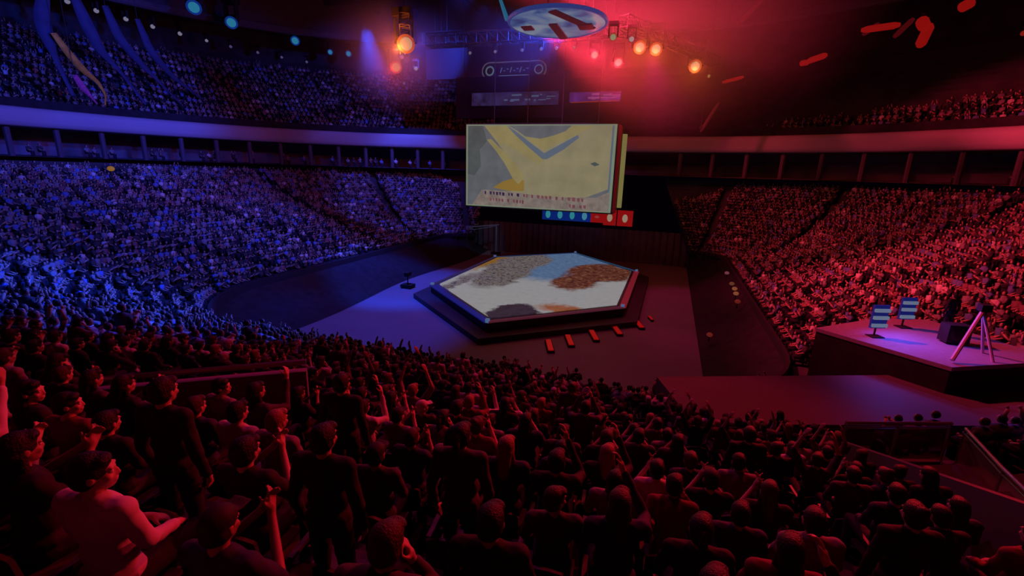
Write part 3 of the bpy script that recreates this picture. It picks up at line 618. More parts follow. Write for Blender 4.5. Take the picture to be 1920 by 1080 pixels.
def build_proto(name):
    p = POSES[name]; up = S if p['stand'] else 0; ln = p['lean']
    hip = Vector((0, 0, 0.54+up)); tilt = Matrix.Rotation(-ln, 3, 'X')
    def T(x, y, z): return hip+tilt @ Vector((x, y, z-0.54))   # torso space (seated heights)
    T_ = lambda v: T(*v)
    sh = [T(s*0.185, -0.02, 1.045) for s in (-1, 1)]; neck = T(0, -0.015, 1.08); hc = T(0, 0.015, 1.235)
    rot = Matrix.Rotation(R(p['yaw']), 3, 'Z') @ Matrix.Rotation(R(-p['nod']), 3, 'X')
    b = MB(); sb = MB(); tb = MB(); fb = MB()
    head_shapes(b, hc, rot); b.cap(neck-Vector((0, 0.01, 0.02)), hc+Vector((0, -0.012, -0.05)), 0.056, 0.052)
    for g, e in ((b, 0.0), (sb, 0.017)):
        g.ell(T(0, 0, 0.93), (0.165+e, 0.105+e, 0.165+e), tilt); g.ell(T(0, 0.012, 0.74), (0.142+e*1.3, 0.105+e, 0.17+e), tilt); g.ell(T(0, -0.03, 0.97), (0.15+e, 0.085+e, 0.13+e), tilt)
        g.cap(sh[0], sh[1], 0.058+e, 0.058+e); g.cap(T(-0.05, -0.02, 1.06), T(0.05, -0.02, 1.06), 0.062+e*0.6, 0.062+e*0.6)
    b.ell(hip, (0.165, 0.125, 0.12)); sb.ell(hip+Vector((0, 0, 0.05)), (0.185, 0.142, 0.10)); tb.ell(hip, (0.18, 0.14, 0.13))
    for i, s in enumerate((-1, 1)):
        el, wr = (p['armL'], p['armR'])[i]
        adj = (lambda v: T(v[0], v[1], v[2])) if not p['stand'] else (lambda v: Vector(v))
        el = adj((s*el[0], el[1], el[2])); wr = adj((s*wr[0], wr[1], wr[2]))
        b.cap(sh[i], el, 0.048, 0.036); b.cap(el, wr, 0.036, 0.025)
        sb.cap(sh[i], el, 0.064, 0.052); 
        if name not in ('sit_clap', 'sit_up'): sb.cap(el, el.lerp(wr, 0.86), 0.050, 0.038)
        else: sb.cap(sh[i], sh[i].lerp(el, 0.7), 0.067, 0.062)
        fa = (wr-el).normalized(); inward = Vector((-s, 0, 0))
        if 'clap' in name: d = (fa+Vector((0, .3, .6))).normalized(); n_ = inward; cu = 0.25
        elif name in ('sit_up', 'stand_up') and wr.z > sh[i].z: d = fa; n_ = inward+Vector((0, .4, 0)); cu = 0.35
        elif 'phone' in name and wr.z > sh[i].z: d = (fa+Vector((0, 0, .6))).normalized(); n_ = inward; cu = 0.9
        elif name == 'sit_lean' and s > 0: d = Vector((-0.2, -.1, 1)); n_ = Vector((-s, -.6, 0)); cu = 0.9
        else: d = (fa+Vector((-s*.3, 0, -.2))).normalized(); n_ = Vector((0, 0, -1)) if not p['stand'] else inward; cu = 0.6
        hand(b, wr+d*0.01, d, n_, s, cu)
        # legs
        if p['stand']: kn = Vector((s*0.11, 0.03, 0.52)); an = Vector((s*0.12, -0.02, 0.09))
        else: kn = Vector((s*0.13, 0.43, 0.53)); an = Vector((s*0.135, 0.40, 0.10))
        h0 = hip+Vector((s*0.09, 0.0, -0.02))
        b.cap(h0, kn, 0.080, 0.055); b.cap(kn, an, 0.055, 0.037); b.cap(an, an+Vector((0, 0.13, -0.055)), 0.036, 0.028)
        tb.cap(h0, kn, 0.092, 0.068); tb.cap(kn, an.lerp(kn, 0.06), 0.068, 0.056)
        fb.cap(an+Vector((0, -0.03, -0.045)), an+Vector((0, 0.15, -0.05)), 0.046, 0.040)
        fb.box(an+Vector((0, 0.06, -0.082)), (0.085, 0.27, 0.014))
    me = remesh(b, 'person_body_'+name, VOX, 2, 0, [SKIN, EYE])
    # eyes
    bm = bmesh.new(); bm.from_mesh(me)
    for s in (-1, 1):
        c = hc+rot @ Vector((s*0.031, 0.074, 0.002)); r = bmesh.ops.create_uvsphere(bm, u_segments=8, v_segments=6, radius=0.0125, matrix=Matrix.Translation(c))
        for v in r['verts']:
            for f in v.link_faces: f.material_index = 1
    bm.to_mesh(me); bm.free()
    for k, mm in enumerate((SKIN, EYE)):
        if len(me.materials) <= k: me.materials.append(mm)
    out = dict(body=me, shirt=remesh(sb, 'shirt_'+name, 0.013, 3, 0.004, [CLOTH[0][1]]), trousers=remesh(tb, 'trousers_'+name, 0.015, 3, 0.004, [TROU[0]]), shoes=remesh(fb, 'shoes_'+name, 0.011, 2, 0, [SHOE]), head=hc, rot=rot.to_euler())
    return out
def hair_mesh(kind):
    m = MB()
    if kind == 'cap':
        m.ell((0, -0.012, 0.045), (0.088, 0.106, 0.085)); m.box((0, 0.125, 0.048), (0.125, 0.10, 0.012)); m.ell((0, -0.03, -0.01), (0.086, 0.088, 0.085))
    else:
        m.ell((0, -0.022, 0.034), (0.090, 0.102, 0.096)); m.ell((0, -0.042, -0.012), (0.086, 0.080, 0.085)); m.ell((0.02, 0.045, 0.080), (0.062, 0.045, 0.034))
        if kind == 'long':
            m.cap((0, -0.06, 0), (0, -0.105, -0.24), 0.078, 0.062); m.cap((-0.06, -0.03, -0.02), (-0.085, -0.04, -0.2), 0.03, 0.026); m.cap((0.06, -0.03, -0.02), (0.085, -0.04, -0.2), 0.03, 0.026)
        if kind == 'bun': m.ell((0, -0.10, 0.105), (0.045, 0.045, 0.042)); m.cap((0, -0.06, 0.08), (0, -0.10, 0.1), 0.04, 0.03)
        if kind == 'ponytail': m.cap((0, -0.11, 0.05), (0, -0.16, -0.02), 0.03, 0.034); m.cap((0, -0.16, -0.02), (0, -0.14, -0.2), 0.034, 0.015)
    return remesh(m, 'hair_'+kind, 0.010, 2, 0.0025, [HAIR[0]])
PROTO = {k: build_proto(k) for k in POSES}
HM = {k: hair_mesh(k) for k in ('short', 'long', 'bun', 'ponytail', 'cap')}
HW = {'short': 'short', 'long': 'long', 'bun': 'bunned', 'ponytail': 'ponytailed', 'cap': 'capped'}
def ob(name, me, m, parent, loc=(0, 0, 0), rot=None):
    o = bpy.data.objects.new(name, me); C.objects.link(o)
    if parent is not None: o.parent = parent
    o.location = loc
    if rot is not None: o.rotation_euler = rot
    if m is not None: o.material_slots[0].link = 'OBJECT'; o.material_slots[0].material = m
    return o
ORD = ['nearest', 'second', 'third', 'fourth', 'fifth', 'sixth', 'seventh', 'eighth', 'ninth', 'tenth', 'eleventh', 'twelfth', 'thirteenth', 'fourteenth', 'fifteenth', 'sixteenth', 'seventeenth', 'eighteenth', 'nineteenth', 'twentieth']
def ordn(n): return ORD[n] if n < 20 else '%d%s' % (n+1, {1: 'st', 2: 'nd', 3: 'rd'}.get((n+1) % 10, 'th'))
people = []
def person(x, y, z, rz, ps, hair='short', hc_=0, cloth=0, tr=0, tan=False, size=1.0, label=None, shirt=None, row=None, group=None):
    P = PROTO[ps]
    o = ob('person', P['body'], SKIN2 if tan else SKIN, None, (x, y, z), (0, 0, rz)); o.scale = (size,)*3
    ob('hair' if hair != 'cap' else 'cap', HM[hair], HAIR[hc_] if hair != 'cap' else CAPM[hc_ % 2], o, P['head'], P['rot'])
    ob('shirt', P['shirt'], shirt or CLOTH[cloth][1], o); ob('trousers', P['trousers'], TROU[tr], o); ob('shoes', P['shoes'], None, o)
    tag(o, label, 'person', group)
    people.append(dict(o=o, x=x, y=y, row=row, ps=ps, hair=hair, hc=hc_, cloth=cloth, label=label))
    return o

# folding arena seat
SEATM = mat('seat_plastic', (0.05, 0.05, 0.06), 0.5, noise=0.1)
def make_seat():
    t = thing('arena_seat', 'x', 'seat')
    m = MB(); n = 6
    pts = [(-0.02+0.40*i/n, 0.43+0.02*math.cos(i/n*math.pi*1.3)) for i in range(n+1)]
    for s0, s1 in ((-0.22, 0.22),):
        vs = [(x, y-0.12, z) for y, z in pts for x in (s0, s1)]+[(x, y-0.12, z-0.035) for y, z in pts for x in (s0, s1)]
        fs = [(2*i, 2*i+1, 2*i+3, 2*i+2) for i in range(n)]+[(2*(n+1)+2*i, 2*(n+1)+2*i+2, 2*(n+1)+2*i+3, 2*(n+1)+2*i+1) for i in range(n)]
        m.add(vs, fs+[(2*i, 2*i+2, 2*(n+1)+2*i+2, 2*(n+1)+2*i) for i in range(n)]+[(2*i+1, 2*(n+1)+2*i+1, 2*(n+1)+2*i+3, 2*i+3) for i in range(n)])
    m.build('seat', SEATM, t)
    m = MB(); vs = []; K = 7
    for j in range(5):
        z = 0.42+0.36*j/4
        for i in range(K):
            x = -0.22+0.44*i/(K-1); r = 0.03*(1-(2*i/(K-1)-1)**2); top = -0.02*(2*i/(K-1)-1)**2*(j == 4)*3
            vs.append((x, -0.165-r-0.05*j/4, z+top))
    vs += [(x, y-0.03, z) for x, y, z in vs]; fs = []
    for j in range(4):
        for i in range(K-1):
            a = j*K+i; fs += [(a, a+1, a+K+1, a+K), (a+5*K, a+6*K, a+6*K+1, a+5*K+1)]
    for i in range(K-1): a = 4*K+i; fs.append((a, a+1, a+1+5*K, a+5*K))
    for j in range(4): fs += [(j*K, (j+1)*K, (j+1)*K+5*K, j*K+5*K), (j*K+K-1, j*K+K-1+5*K, (j+1)*K+K-1+5*K, (j+1)*K+K-1)]
    m.add(vs, fs).build('backrest', SEATM, t)
    m = MB(); m.box((0, -0.08, 0.2), (0.06, 0.1, 0.40)); m.box((0, -0.08, 0.01), (0.22, 0.2, 0.02)); m.build('leg', mat('seat_steel', (0.12, 0.12, 0.12), 0.4, metal=0.6), t)
    m = MB()
    m.box((-0.245, 0.02, 0.63), (0.04, 0.28, 0.03)); m.box((-0.245, -0.12, 0.5), (0.035, 0.05, 0.25)); m.build('armrest', SEATM, t)
    return t
seat_proto = make_seat(); seat_used = [False]

# positions along the rows
def sample(k, sp=0.56):
    P = loop((k+0.68)/NR, 14); out = []
    P = [Vector((x, y)) for x, y in P]; acc = 0; nxt = sp*0.5; s = 0
    for a, b in zip(P, P[1:]):
        L = (b-a).length
        if L < 1e-6: continue
        while nxt <= acc+L:
            p = a.lerp(b, (nxt-acc)/L); d = (b-a)/L
            out.append((p.x, p.y, math.atan2(d.y, d.x)+math.pi/2+math.pi, nxt)); nxt += sp   # facing inward
        acc += L
    return out, acc
U = (0.934, 0.358); V = (-0.358, 0.934)
def dk(x, y): dx, dy = x-15.2, y-13.4; return dx*U[0]+dy*U[1], dx*V[0]+dy*V[1]
def blocked(x, y):
    a, b = dk(x, y)
    if -0.3 < a < 18 and -1.0 < b < 4.0: return True          # vomitory deck
    if 17.8 < x < 22.6 and 5.0 < y < 14: return True           # stair landing
    if 19.0 < x < 28.5 and 16 < y < 27: return True            # camera platform
    if 5.0 < x < 8.6 and 3.2 < y < 6.3: return True            # left stair mouth
    return False
slots = []
for k in range(NR-3):
    S_, T_len = sample(k)
    for (x, y, a, s) in S_:
        rz = a-math.pi/2
        tgt = math.atan2(44-y, 2-x)-math.pi/2
        dr = (tgt-rz+math.pi) % (2*math.pi)-math.pi
        rz += 0.35*dr
        if blocked(x, y) or y > 66.6: continue
        # radial stair gaps
        ang = math.atan2(y-44, x-2); 
        if abs(((ang*9/math.pi) % 1)-0.5)*math.hypot(x-2, y-44)*math.pi/9 < 0.55 and k > 0: continue
        d = math.hypot(x-13.9, y)
        slots.append((d, x, y, ZT(k), rz, k))
HEROES = [ # x, y, k, pose, hair, hair colour, cloth, size, yaw, label
 (10.9, 1.42, 20, 'sit_turned', 'short', 0, 4, 1.04, 0, 'large person in pale shirt at lower left, head turned in profile to the right'),
 (11.75, 0.57, 21, 'sit', 'short', 0, 4, 1.0, 0, 'person in pale shirt cut off by the lower left corner'),
 (10.25, 2.27, 19, 'stand', 'short', 0, 0, 0.98, 0, 'dark standing person at left, black hair against the violet ledge wall'),
 (11.05, 2.27, 19, 'sit_clap', 'short', 0, 0, 1.03, 0, 'person at left with bare forearms raised, clapping, lit red'),
 (10.55, 3.97, 17, 'stand', 'short', 0, 0, 1.0, 0, 'dark standing person behind the clapping one at left'),
 (11.8, 2.27, 19, 'stand', 'short', 0, 0, 0.94, 0, 'broad dark standing person with red rim light left of centre'),
 (12.45, 3.12, 18, 'stand', 'ponytail', 0, 1, 0.95, 0, 'standing person with ponytail, red edge along the right shoulder'),
 (13.05, 2.27, 19, 'sit', 'short', 0, 0, 1.02, 0, 'person seated near bottom centre with red lit shoulder line'),
 (12.75, 1.42, 20, 'sit_lean', 'short', 1, 1, 1.0, 0, 'person leaning forward at the bottom edge left of centre'),
 (13.75, 1.42, 20, 'sit', 'long', 0, 1, 1.02, 0, 'person with long hair at bottom centre, arched red outline'),
 (14.35, 2.27, 19, 'sit', 'short', 0, 0, 1.0, 0, 'dark seated person right of bottom centre'),
 (14.95, 2.27, 19, 'sit_phone', 'short', 0, 0, 1.0, 0, 'dark seated person with one hand held up, lower right'),
 (14.70, 1.42, 20, 'sit_clap', 'short', 0, 4, 1.0, 0, 'person in pale sleeves clapping at lower right'),
 (15.40, 1.42, 20, 'sit', 'short', 0, 0, 1.0, 0, 'person in black and white striped shirt at the bottom right'),
 (15.6, 2.27, 19, 'sit', 'cap', 0, 0, 1.0, 0, 'dark person in cap in front of the striped one, lower right'),
 (15.35, 3.97, 17, 'sit', 'short', 0, 3, 1.02, 0, 'person in grey shirt seen from behind at right, below the clear rail'),
 (16.0, 3.97, 17, 'stand', 'bun', 0, 0, 0.92, 0, 'dark standing person with bun in front of the violet rail panels'),
 (15.3, 6.52, 14, 'stand', 'short', 0, 0, 0.98, 0, 'dark standing person with round head below the red deck edge'),
 (13.0, 6.52, 14, 'stand_phone', 'short', 0, 1, 0.95, 0, 'standing person in mid crowd with both hands raised'),
 (9.3, 7.37, 13, 'stand_up', 'short', 0, 2, 0.95, 0, 'standing person left of centre with one arm raised'),
]
used = []
for (x, y, k, ps, hr, hc_, cl, sz, yw, lab) in HEROES:
    person(x, y, ZT(k), R(8+yw), ps, hr, hc_, cl, 1, False, sz, lab, STRIPED if 'striped' in lab else None, k, 'spectators in the nearest rows'); used.append((x, y))
slots.sort()
left_over = []; cnt = 0; seats = []
rp = random.Random(11)
fwd = Vector((-math.sin(R(18.39)), math.cos(R(18.39)))); 
for (d, x, y, z, rz, k) in slots:
    near = [u for u in used if abs(u[0]-x) < 0.5 and abs(u[1]-y) < 0.6]
    v = Vector((x-13.9, y)); f = v.dot(fwd); lat = v.x*fwd.y-v.y*fwd.x
    inview = f > 0.3 and abs(lat) < 1.2*(f*math.cos(R(14))+ 2.5*0.24)+0.6
    if near or d < 1.25: continue
    if inview and cnt < 300-len(HEROES):
        if y < 0.9: continue
        if rp.random() < 0.05: continue
        ps = rp.choices(['sit', 'sit_turned', 'sit_clap', 'sit_phone', 'sit_up', 'sit_lean', 'stand'], [34, 10, 20, 8, 4 if k < 15 and d > 6 else 0, 12, 3 if k < 17 else 0])[0]
        hr = rp.choices(['short', 'long', 'bun', 'ponytail', 'cap'], [60, 18, 5, 9, 8])[0]
        person(x+rp.uniform(-.03, .03), y+(rp.uniform(0, .04) if ps != 'stand' else 0.12), z, rz+rp.uniform(-.15, .15), ps, hr, rp.choices([0, 1, 2], [7, 3, 1])[0], rp.choices(range(6), [5, 4, 3, 3, 2, 2])[0], rp.randrange(2), rp.random() < .3, rp.uniform(.93, 1.04), None, None, k, 'spectators in the nearest rows')
        seats.append((x, y, z, rz, k)); cnt += 1
    elif inview or x < 60: left_over.append((x, y, z, rz))
for x, y, k in [(h[0], h[1], h[2]) for h in HEROES]: seats.append((x, y, ZT(k), R(8), k))
kmax = 22
rows = {}
for p in people: rows.setdefault(p['row'], []).append(p)
HN = ('black', 'brown', 'fair'); 
for k, L in rows.items():
    L.sort(key=lambda p: p['x'])
    for i, p in enumerate(L):
        if p['label']: continue
        h = ('black' if p['hc'] % 2 == 0 else 'white')+' cap' if p['hair'] == 'cap' else HW[p['hair']]+' '+HN[p['hc']]+' hair'
        p['o']['label'] = 'person in %s top, %s, %s, %s row, %s from left' % (CLOTH[p['cloth']][0], h, POSES[p['ps']]['words'].replace('sitting with ', ''), ordn(kmax-k), 'first' if i == 0 else ordn(i))
for i, (x, y, z, rz, k) in enumerate(seats):
    t = seat_proto if i == 0 else copy_tree(seat_proto)
    t.location = (x, y-0.02, z); t.rotation_euler = (0, 0, rz)
    t['label'] = 'dark folding arena seat behind a spectator in the %s row back' % ordn(kmax-k); t['group'] = 'folding seats of the %s row back' % ordn(kmax-k)

# ------------------------------------------------------------------ the far crowd (beyond the nearest three hundred) as one body of people
PALM = [mat('crowd_dark', (0.05, 0.05, 0.055), 0.8), mat('crowd_grey', (0.25, 0.25, 0.26), 0.8), mat('crowd_white', (0.6, 0.6, 0.6), 0.7), mat('crowd_blue', (0.12, 0.2, 0.45), 0.8), mat('crowd_red', (0.22, 0.12, 0.13), 0.8), SKIN, HAIR[0], mat('crowd_navy', (0.02, 0.02, 0.03), 0.9)]
def lowp(kind):
    m = MB(); m.mi = 7
    up = 0.42 if kind == 'stand' else 0
    if kind == 'stand': m.box((-.1, 0, .45), (.14, .16, .9)); m.box((.1, 0, .45), (.14, .16, .9))
    else: m.box((0, .22, .52), (.36, .5, .15)); m.box((0, .42, .26), (.34, .13, .5))
    m.mi = 0; m.box((0, 0, .80+up), (.34, .22, .52), taper=1.18)
    m.ell((0, -.01, 1.04+up), (.21, .11, .08), nu=6, nv=4)
    A = {'sit': ((.26, .05, .82), (.12, .34, .66)), 'clap': ((.27, .1, .86), (.05, .33, 1.05)), 'up': ((.30, .08, 1.28), (.2, .1, 1.56)), 'stand': ((.26, .1, 1.2), (.06, .34, 1.42))}[kind]
    for s in (-1, 1):
        sh = (s*.2, 0, 1.03+up); el = (s*A[0][0], A[0][1], A[0][2]); wr = (s*A[1][0], A[1][1], A[1][2])
        m.mi = 0; m.bar(sh, el, .095); m.mi = 5; m.bar(el, wr, .07); m.ell((wr[0], wr[1]+.03, wr[2]+.03), (.04, .05, .06), nu=5, nv=3)
    m.mi = 5; m.ell((0, .03, 1.24+up), (.078, .085, .115), nu=7, nv=5); m.mi = 6; m.ell((0, -.012, 1.27+up), (.088, .10, .105), nu=7, nv=5)
    return np.array(m.v), m.f, np.array(m.m)
TPL = [lowp(k) for k in ('sit', 'clap', 'up', 'stand')]
def crowd_mesh(name, spots, mats, templates, weights, pal_w):
    VS = []; LV = []; LT = []; MI = []; off = 0
    ch = rng.choice(len(templates), len(spots), p=np.array(weights)/sum(weights)); pc = rng.choice(len(pal_w), len(spots), p=np.array(pal_w)/sum(pal_w))
    pre = [(v, np.concatenate([np.array(f) for f in fs]), np.array([len(f) for f in fs]), mi) for v, fs, mi in templates]
    sc_ = rng.uniform(.92, 1.06, len(spots))
    for i, (x, y, z, rz) in enumerate(spots):
        v, lv, lt, mi = pre[ch[i]]; c, s = math.cos(rz), math.sin(rz); q = v*sc_[i]
        VS.append(np.stack([q[:, 0]*c-q[:, 1]*s+x, q[:, 0]*s+q[:, 1]*c+y, q[:, 2]+z], 1)); LV.append(lv+off); LT.append(lt); MI.append(np.where(mi == 0, pc[i], mi)); off += len(v)
    VS = np.concatenate(VS); LV = np.concatenate(LV); LT = np.concatenate(LT); MI = np.concatenate(MI)
    me = bpy.data.meshes.new(name); me.vertices.add(len(VS)); me.vertices.foreach_set('co', VS.ravel()); me.loops.add(len(LV)); me.loops.foreach_set('vertex_index', LV.astype(np.int32))
    me.polygons.add(len(LT)); me.polygons.foreach_set('loop_start', np.concatenate([[0], np.cumsum(LT)[:-1]]).astype(np.int32)); me.polygons.foreach_set('loop_total', LT.astype(np.int32))
    for m in mats: me.materials.append(m)
    me.polygons.foreach_set('material_index', MI.astype(np.int32)); me.update(); me.validate()
    o = bpy.data.objects.new(name, me); C.objects.link(o); return o
spots = []
for (x, y, z, rz) in left_over:
    if rng.random() < 0.07: continue
    spots.append((x+rng.uniform(-.05, .05), y+rng.uniform(-.05, .05), z, rz+rng.uniform(-.3, .3)))
n_lower = len(spots); seat_spots = [(x, y, z, rz) for (x, y, z, rz) in left_over]
# upper deck rows
for k in range(NU-1):
    P = ringloop(1.0+0.95*(k+0.62)); z = 16.6+0.72*k; acc = 0; nxt = 0
    for (ax, ay), (bx, by) in zip(P, P[1:]):
        L = math.hypot(bx-ax, by-ay)
        while nxt <= acc+L and L > 0:
            t = (nxt-acc)/L; x = ax+(bx-ax)*t; y = ay+(by-ay)*t; nxt += 0.62
            if y < 8 or (x > 0 and y < 20) or (-13 < x < 24 and y > 60): continue
            if int(nxt/0.62) % 26 == 0 or (x > 24 and k > 3+(64-y)*0.36): continue
            rz = math.atan2(44-y, 0-x)-math.pi/2
            seat_spots.append((x, y, z, rz))
            if rng.random() < 0.12: continue
            spots.append((x, y, z, rz+rng.uniform(-.2, .2)))
        acc += L
# people standing along the concourse rail
P = ringloop(1.6); acc = 0; nxt = 0
for (ax, ay), (bx, by) in zip(P, P[1:]):
    L = math.hypot(bx-ax, by-ay)
    while nxt <= acc+L and L > 0:
        t = (nxt-acc)/L; x = ax+(bx-ax)*t; y = ay+(by-ay)*t; nxt += rng.choice([0.7, 0.9, 2.2, 4.0])
        if y > 15 and (y < 58 or x < 0): spots.append((x, y, 12.15, math.atan2(44-y, -x)-math.pi/2))
    acc += L
o = crowd_mesh('crowd', spots, PALM, TPL, [50, 25, 6, 4], [38, 26, 7, 14, 8])
tag(o, 'dense far crowd filling the lower bowl and upper deck beyond the nearest rows', 'crowd', None, 'stuff')
print('people', len(people), 'crowd', len(spots))
m = MB(); m.box((0, .08, .42), (.44, .40, .05)); m.box((0, -.2, .62), (.44, .05, .42)); m.box((0, -.05, .2), (.06, .1, .4))
o = crowd_mesh('seating', seat_spots, [SEATM], [(np.array(m.v), m.f, np.array(m.m))], [1], [1])
tag(o, 'dark folding seats under the far crowd on every terrace', 'seating', None, 'stuff')

# ------------------------------------------------------------------ right side: vomitory deck, glass rail, camera platform
def dw(a, b): return (15.2+U[0]*a+V[0]*b, 13.4+U[1]*a+V[1]*b)
MD = mat('deck_paint', (0.15, 0.13, 0.16), 0.6, noise=0.08, nscale=0.4)
m = MB(); m.prism([dw(0, -0.2), dw(15, -0.2), dw(15, 3.6), dw(0, 3.0)], 3.0, 5.0)
struct('floor_deck', m, MD, 'flat smooth deck of the stair mouth on the right side of the near stand', 'deck')
m = MB(); m.prism([(18.5, 5.6), (22.4, 5.6), (22.4, 14.0), (18.5, 12.8)], 4.0, 5.02)
struct('floor_landing', m, MD, 'landing floor behind the clear rail', 'landing')
m = MB()
for i in range(6): m.box((20.4, 9.2-i*0.6, 5.1+0.17*i), (3.6, 0.62, 0.34+0.34*i))
struct('trim_6', m, MD, 'steps rising from the landing', 'steps')
m = MB(); m.bar((18.45, 12.6, 4.9), (18.35, 5.7, 7.9), 0.18, 1.4)
struct('wall_landing', m, MD, 'low sloping wall between the landing and the rows', 'wall')
GL = bpy.data.materials.new('rail_glass'); GL.use_nodes = True; b = GL.node_tree.nodes['Principled BSDF']
b.inputs['Base Color'].default_value = (0.7, 0.6, 0.8, 1); b.inputs['Roughness'].default_value = 0.1; b.inputs['Transmission Weight'].default_value = 0.75; b.inputs['IOR'].default_value = 1.1
MR = mat('rail_steel', (0.5, 0.5, 0.52), 0.3, metal=0.9)
def rail(label, pts, panels=True):
    t = thing('guard_rail', label, 'guard rail', pts[0]); o0 = Vector(pts[0])
    m = MB(); m.tube([Vector(p)-o0+Vector((0, 0, 1.1)) for p in pts], 0.045, 10); m.build('handrail', MR, t)
    m = MB(); m.tube([Vector(p)-o0+Vector((0, 0, 0.98)) for p in pts], 0.025, 8); m.build('lower_rail', MR, t)
    for p in pts: q = Vector(p)-o0; m = MB(); m.tube([q, q+Vector((0, 0, 1.1))], 0.03, 8); m.build('post', MR, t)
    if panels:
        for a, c in zip(pts, pts[1:]):
            a = Vector(a)-o0; c = Vector(c)-o0; d = (c-a).normalized()*0.06; n_ = d.cross(Vector((0, 0, 1))).normalized()*0.008; m = MB(); z0 = Vector((0, 0, .08)); z1 = Vector((0, 0, .95))
            A, B = a+d, c-d; m.add([A+z0-n_, B+z0-n_, B+z1-n_, A+z1-n_, A+z0+n_, B+z0+n_, B+z1+n_, A+z1+n_], [(0, 1, 2, 3), (7, 6, 5, 4), (0, 4, 5, 1), (1, 5, 6, 2), (2, 6, 7, 3), (3, 7, 4, 0)])
            m.build('glass_panel', GL, t)
rail('clear panelled guard rail along the deck edge at right', [(18.7, 12.6, 5.02), (20.0, 13.1, 5.02), (21.3, 13.6, 5.02)])
rail('clear panelled guard rail climbing beside the right hand stairs', [(21.5, 13.4, 5.02), (21.3, 11.6, 5.02), (21.0, 9.8, 5.2), (20.6, 7.4, 6.1)])
rail('bare metal handrail climbing at the right picture edge', [(22.3, 12.5, 5.05), (22.3, 9.5, 5.3), (22.2, 6.5, 6.9)], False)

# camera platform
ang = math.atan2(18.6-21.6, 23.6-20.3)
t = thing('camera_platform', 'raised dark platform with black skirt holding lamps and a jib, right side', 'platform', (20.3, 21.6, 0))
A = [(0, 0), (3.3, -3.0), (7.6, -0.6), (5.4, 3.6), (3.2, 2.9)]
m = MB(); m.prism(A, 5.85, 6.0); m.build('top', mat('platform_top', (0.35, 0.33, 0.45), 0.5, noise=0.1), t)
m = MB(); m.prism([(x*0.985+.04, y*0.985) for x, y in A], 2.6, 5.85); m.build('skirt', MATS['black_drape'], t)
for i, (x, y) in enumerate(((22.3, 21.3), (24.0, 23.3))):
    q = thing('lamp_stack', ['blue white stacked strip lamp nearer the crowd on the camera platform', 'blue white stacked strip lamp at the back of the camera platform'][i], 'lamp stack', (x, y, 6.0), R(20))
    m = MB(); m.tube([(0, 0.06, 0), (0, 0.06, 1.25)], 0.035, 8); m.box((0, 0, 0.02), (0.5, 0.4, 0.04)); m.build('stand', M_BLACK, q)
    m = MB(); m.box((0, 0.0, 0.85), (0.62, 0.1, 0.95)); fr = m.build('frame', lamp('stack_blue', (8, 20, 90)), q)
    for zz in (0.5, 0.82, 1.12): m = MB(); m.box((0, -0.09, zz), (0.6, 0.1, 0.13)); m.build('strip_lens', lamp('stack_lens', (92, 104, 128)), fr)
spot('wash_light', (23.0, 21.4, 7.8), (24.0, 20.5, 6), (0.12, 0.1, 1.0), 220, 150, 0.3)
q = thing('monitor_case', 'black monitor case standing on the camera platform', 'monitor', (25.0, 21.7, 6.0), R(10)); m = MB(); m.box((0, 0, 0.42), (0.8, 0.5, 0.72)); m.build('case', M_BLACK, q)
m = MB(); m.box((0, -0.26, 0.45), (0.66, 0.02, 0.5)); m.build('screen', mat('dead_screen', (0.01, 0.01, 0.012), 0.2), q); m = MB(); m.box((0, 0, 0.03), (0.5, 0.4, 0.06)); m.build('foot', M_BLACK, q)
q = thing('camera_jib', 'violet lit camera jib leaning over the platform edge at right', 'camera jib', (24.3, 19.6, 6.0)); MJ = mat('jib_paint', (0.6, 0.5, 0.62), 0.4)
m = MB(); m.tube([(-0.5, -0.5, 0.1), (0.6, 0.7, 1.7)], 0.07, 8); m.build('boom', MJ, q); m = MB(); m.tube([(0.6, 0.7, 1.7), (1.0, 0.2, 0.0)], 0.05, 8); m.tube([(0.6, 0.7, 1.7), (1.2, 1.2, 0.0)], 0.05, 8); m.build('leg', MJ, q); m = MB(); m.box((0.65, 0.75, 1.8), (0.3, 0.3, 0.25)); m.build('camera_head', M_BLACK, q)
spot('wash_light', (20.0, 30.0, 18), (23.5, 18, 5.5), (0.7, 0.1, 1.0), 1200, 24, 0.3)
person(25.3, 22.9, 6.0, R(20), 'stand', 'short', 0, 0, 1, False, 1.0, 'crew member in black standing behind the monitor on the camera platform', None, None, 'crew')

# left ledge wall with rail (mouth of the left stairs)
m = MB(); m.prism([(5.2, 3.4), (8.4, 3.4), (8.4, 6.2), (5.2, 6.2)], 6.2, 7.6)
struct('floor_left_landing', m, MD, 'landing of the left stair mouth', 'landing')
t = thing('parapet', 'violet grey parapet wall with pink lit cap at left', 'parapet', (5.6, 4.0, 7.4))
m = MB(); m.bar((0, 0, 0.55), (2.6, 1.9, 0.55), 0.16, 1.2); m.build('wall_panel', mat('parapet_paint', (0.30, 0.22, 0.36), 0.6), t)
m = MB(); m.tube([(0, 0, 1.3), (2.6, 1.9, 1.3)], 0.05, 8); m.build('cap_rail', MR, t)

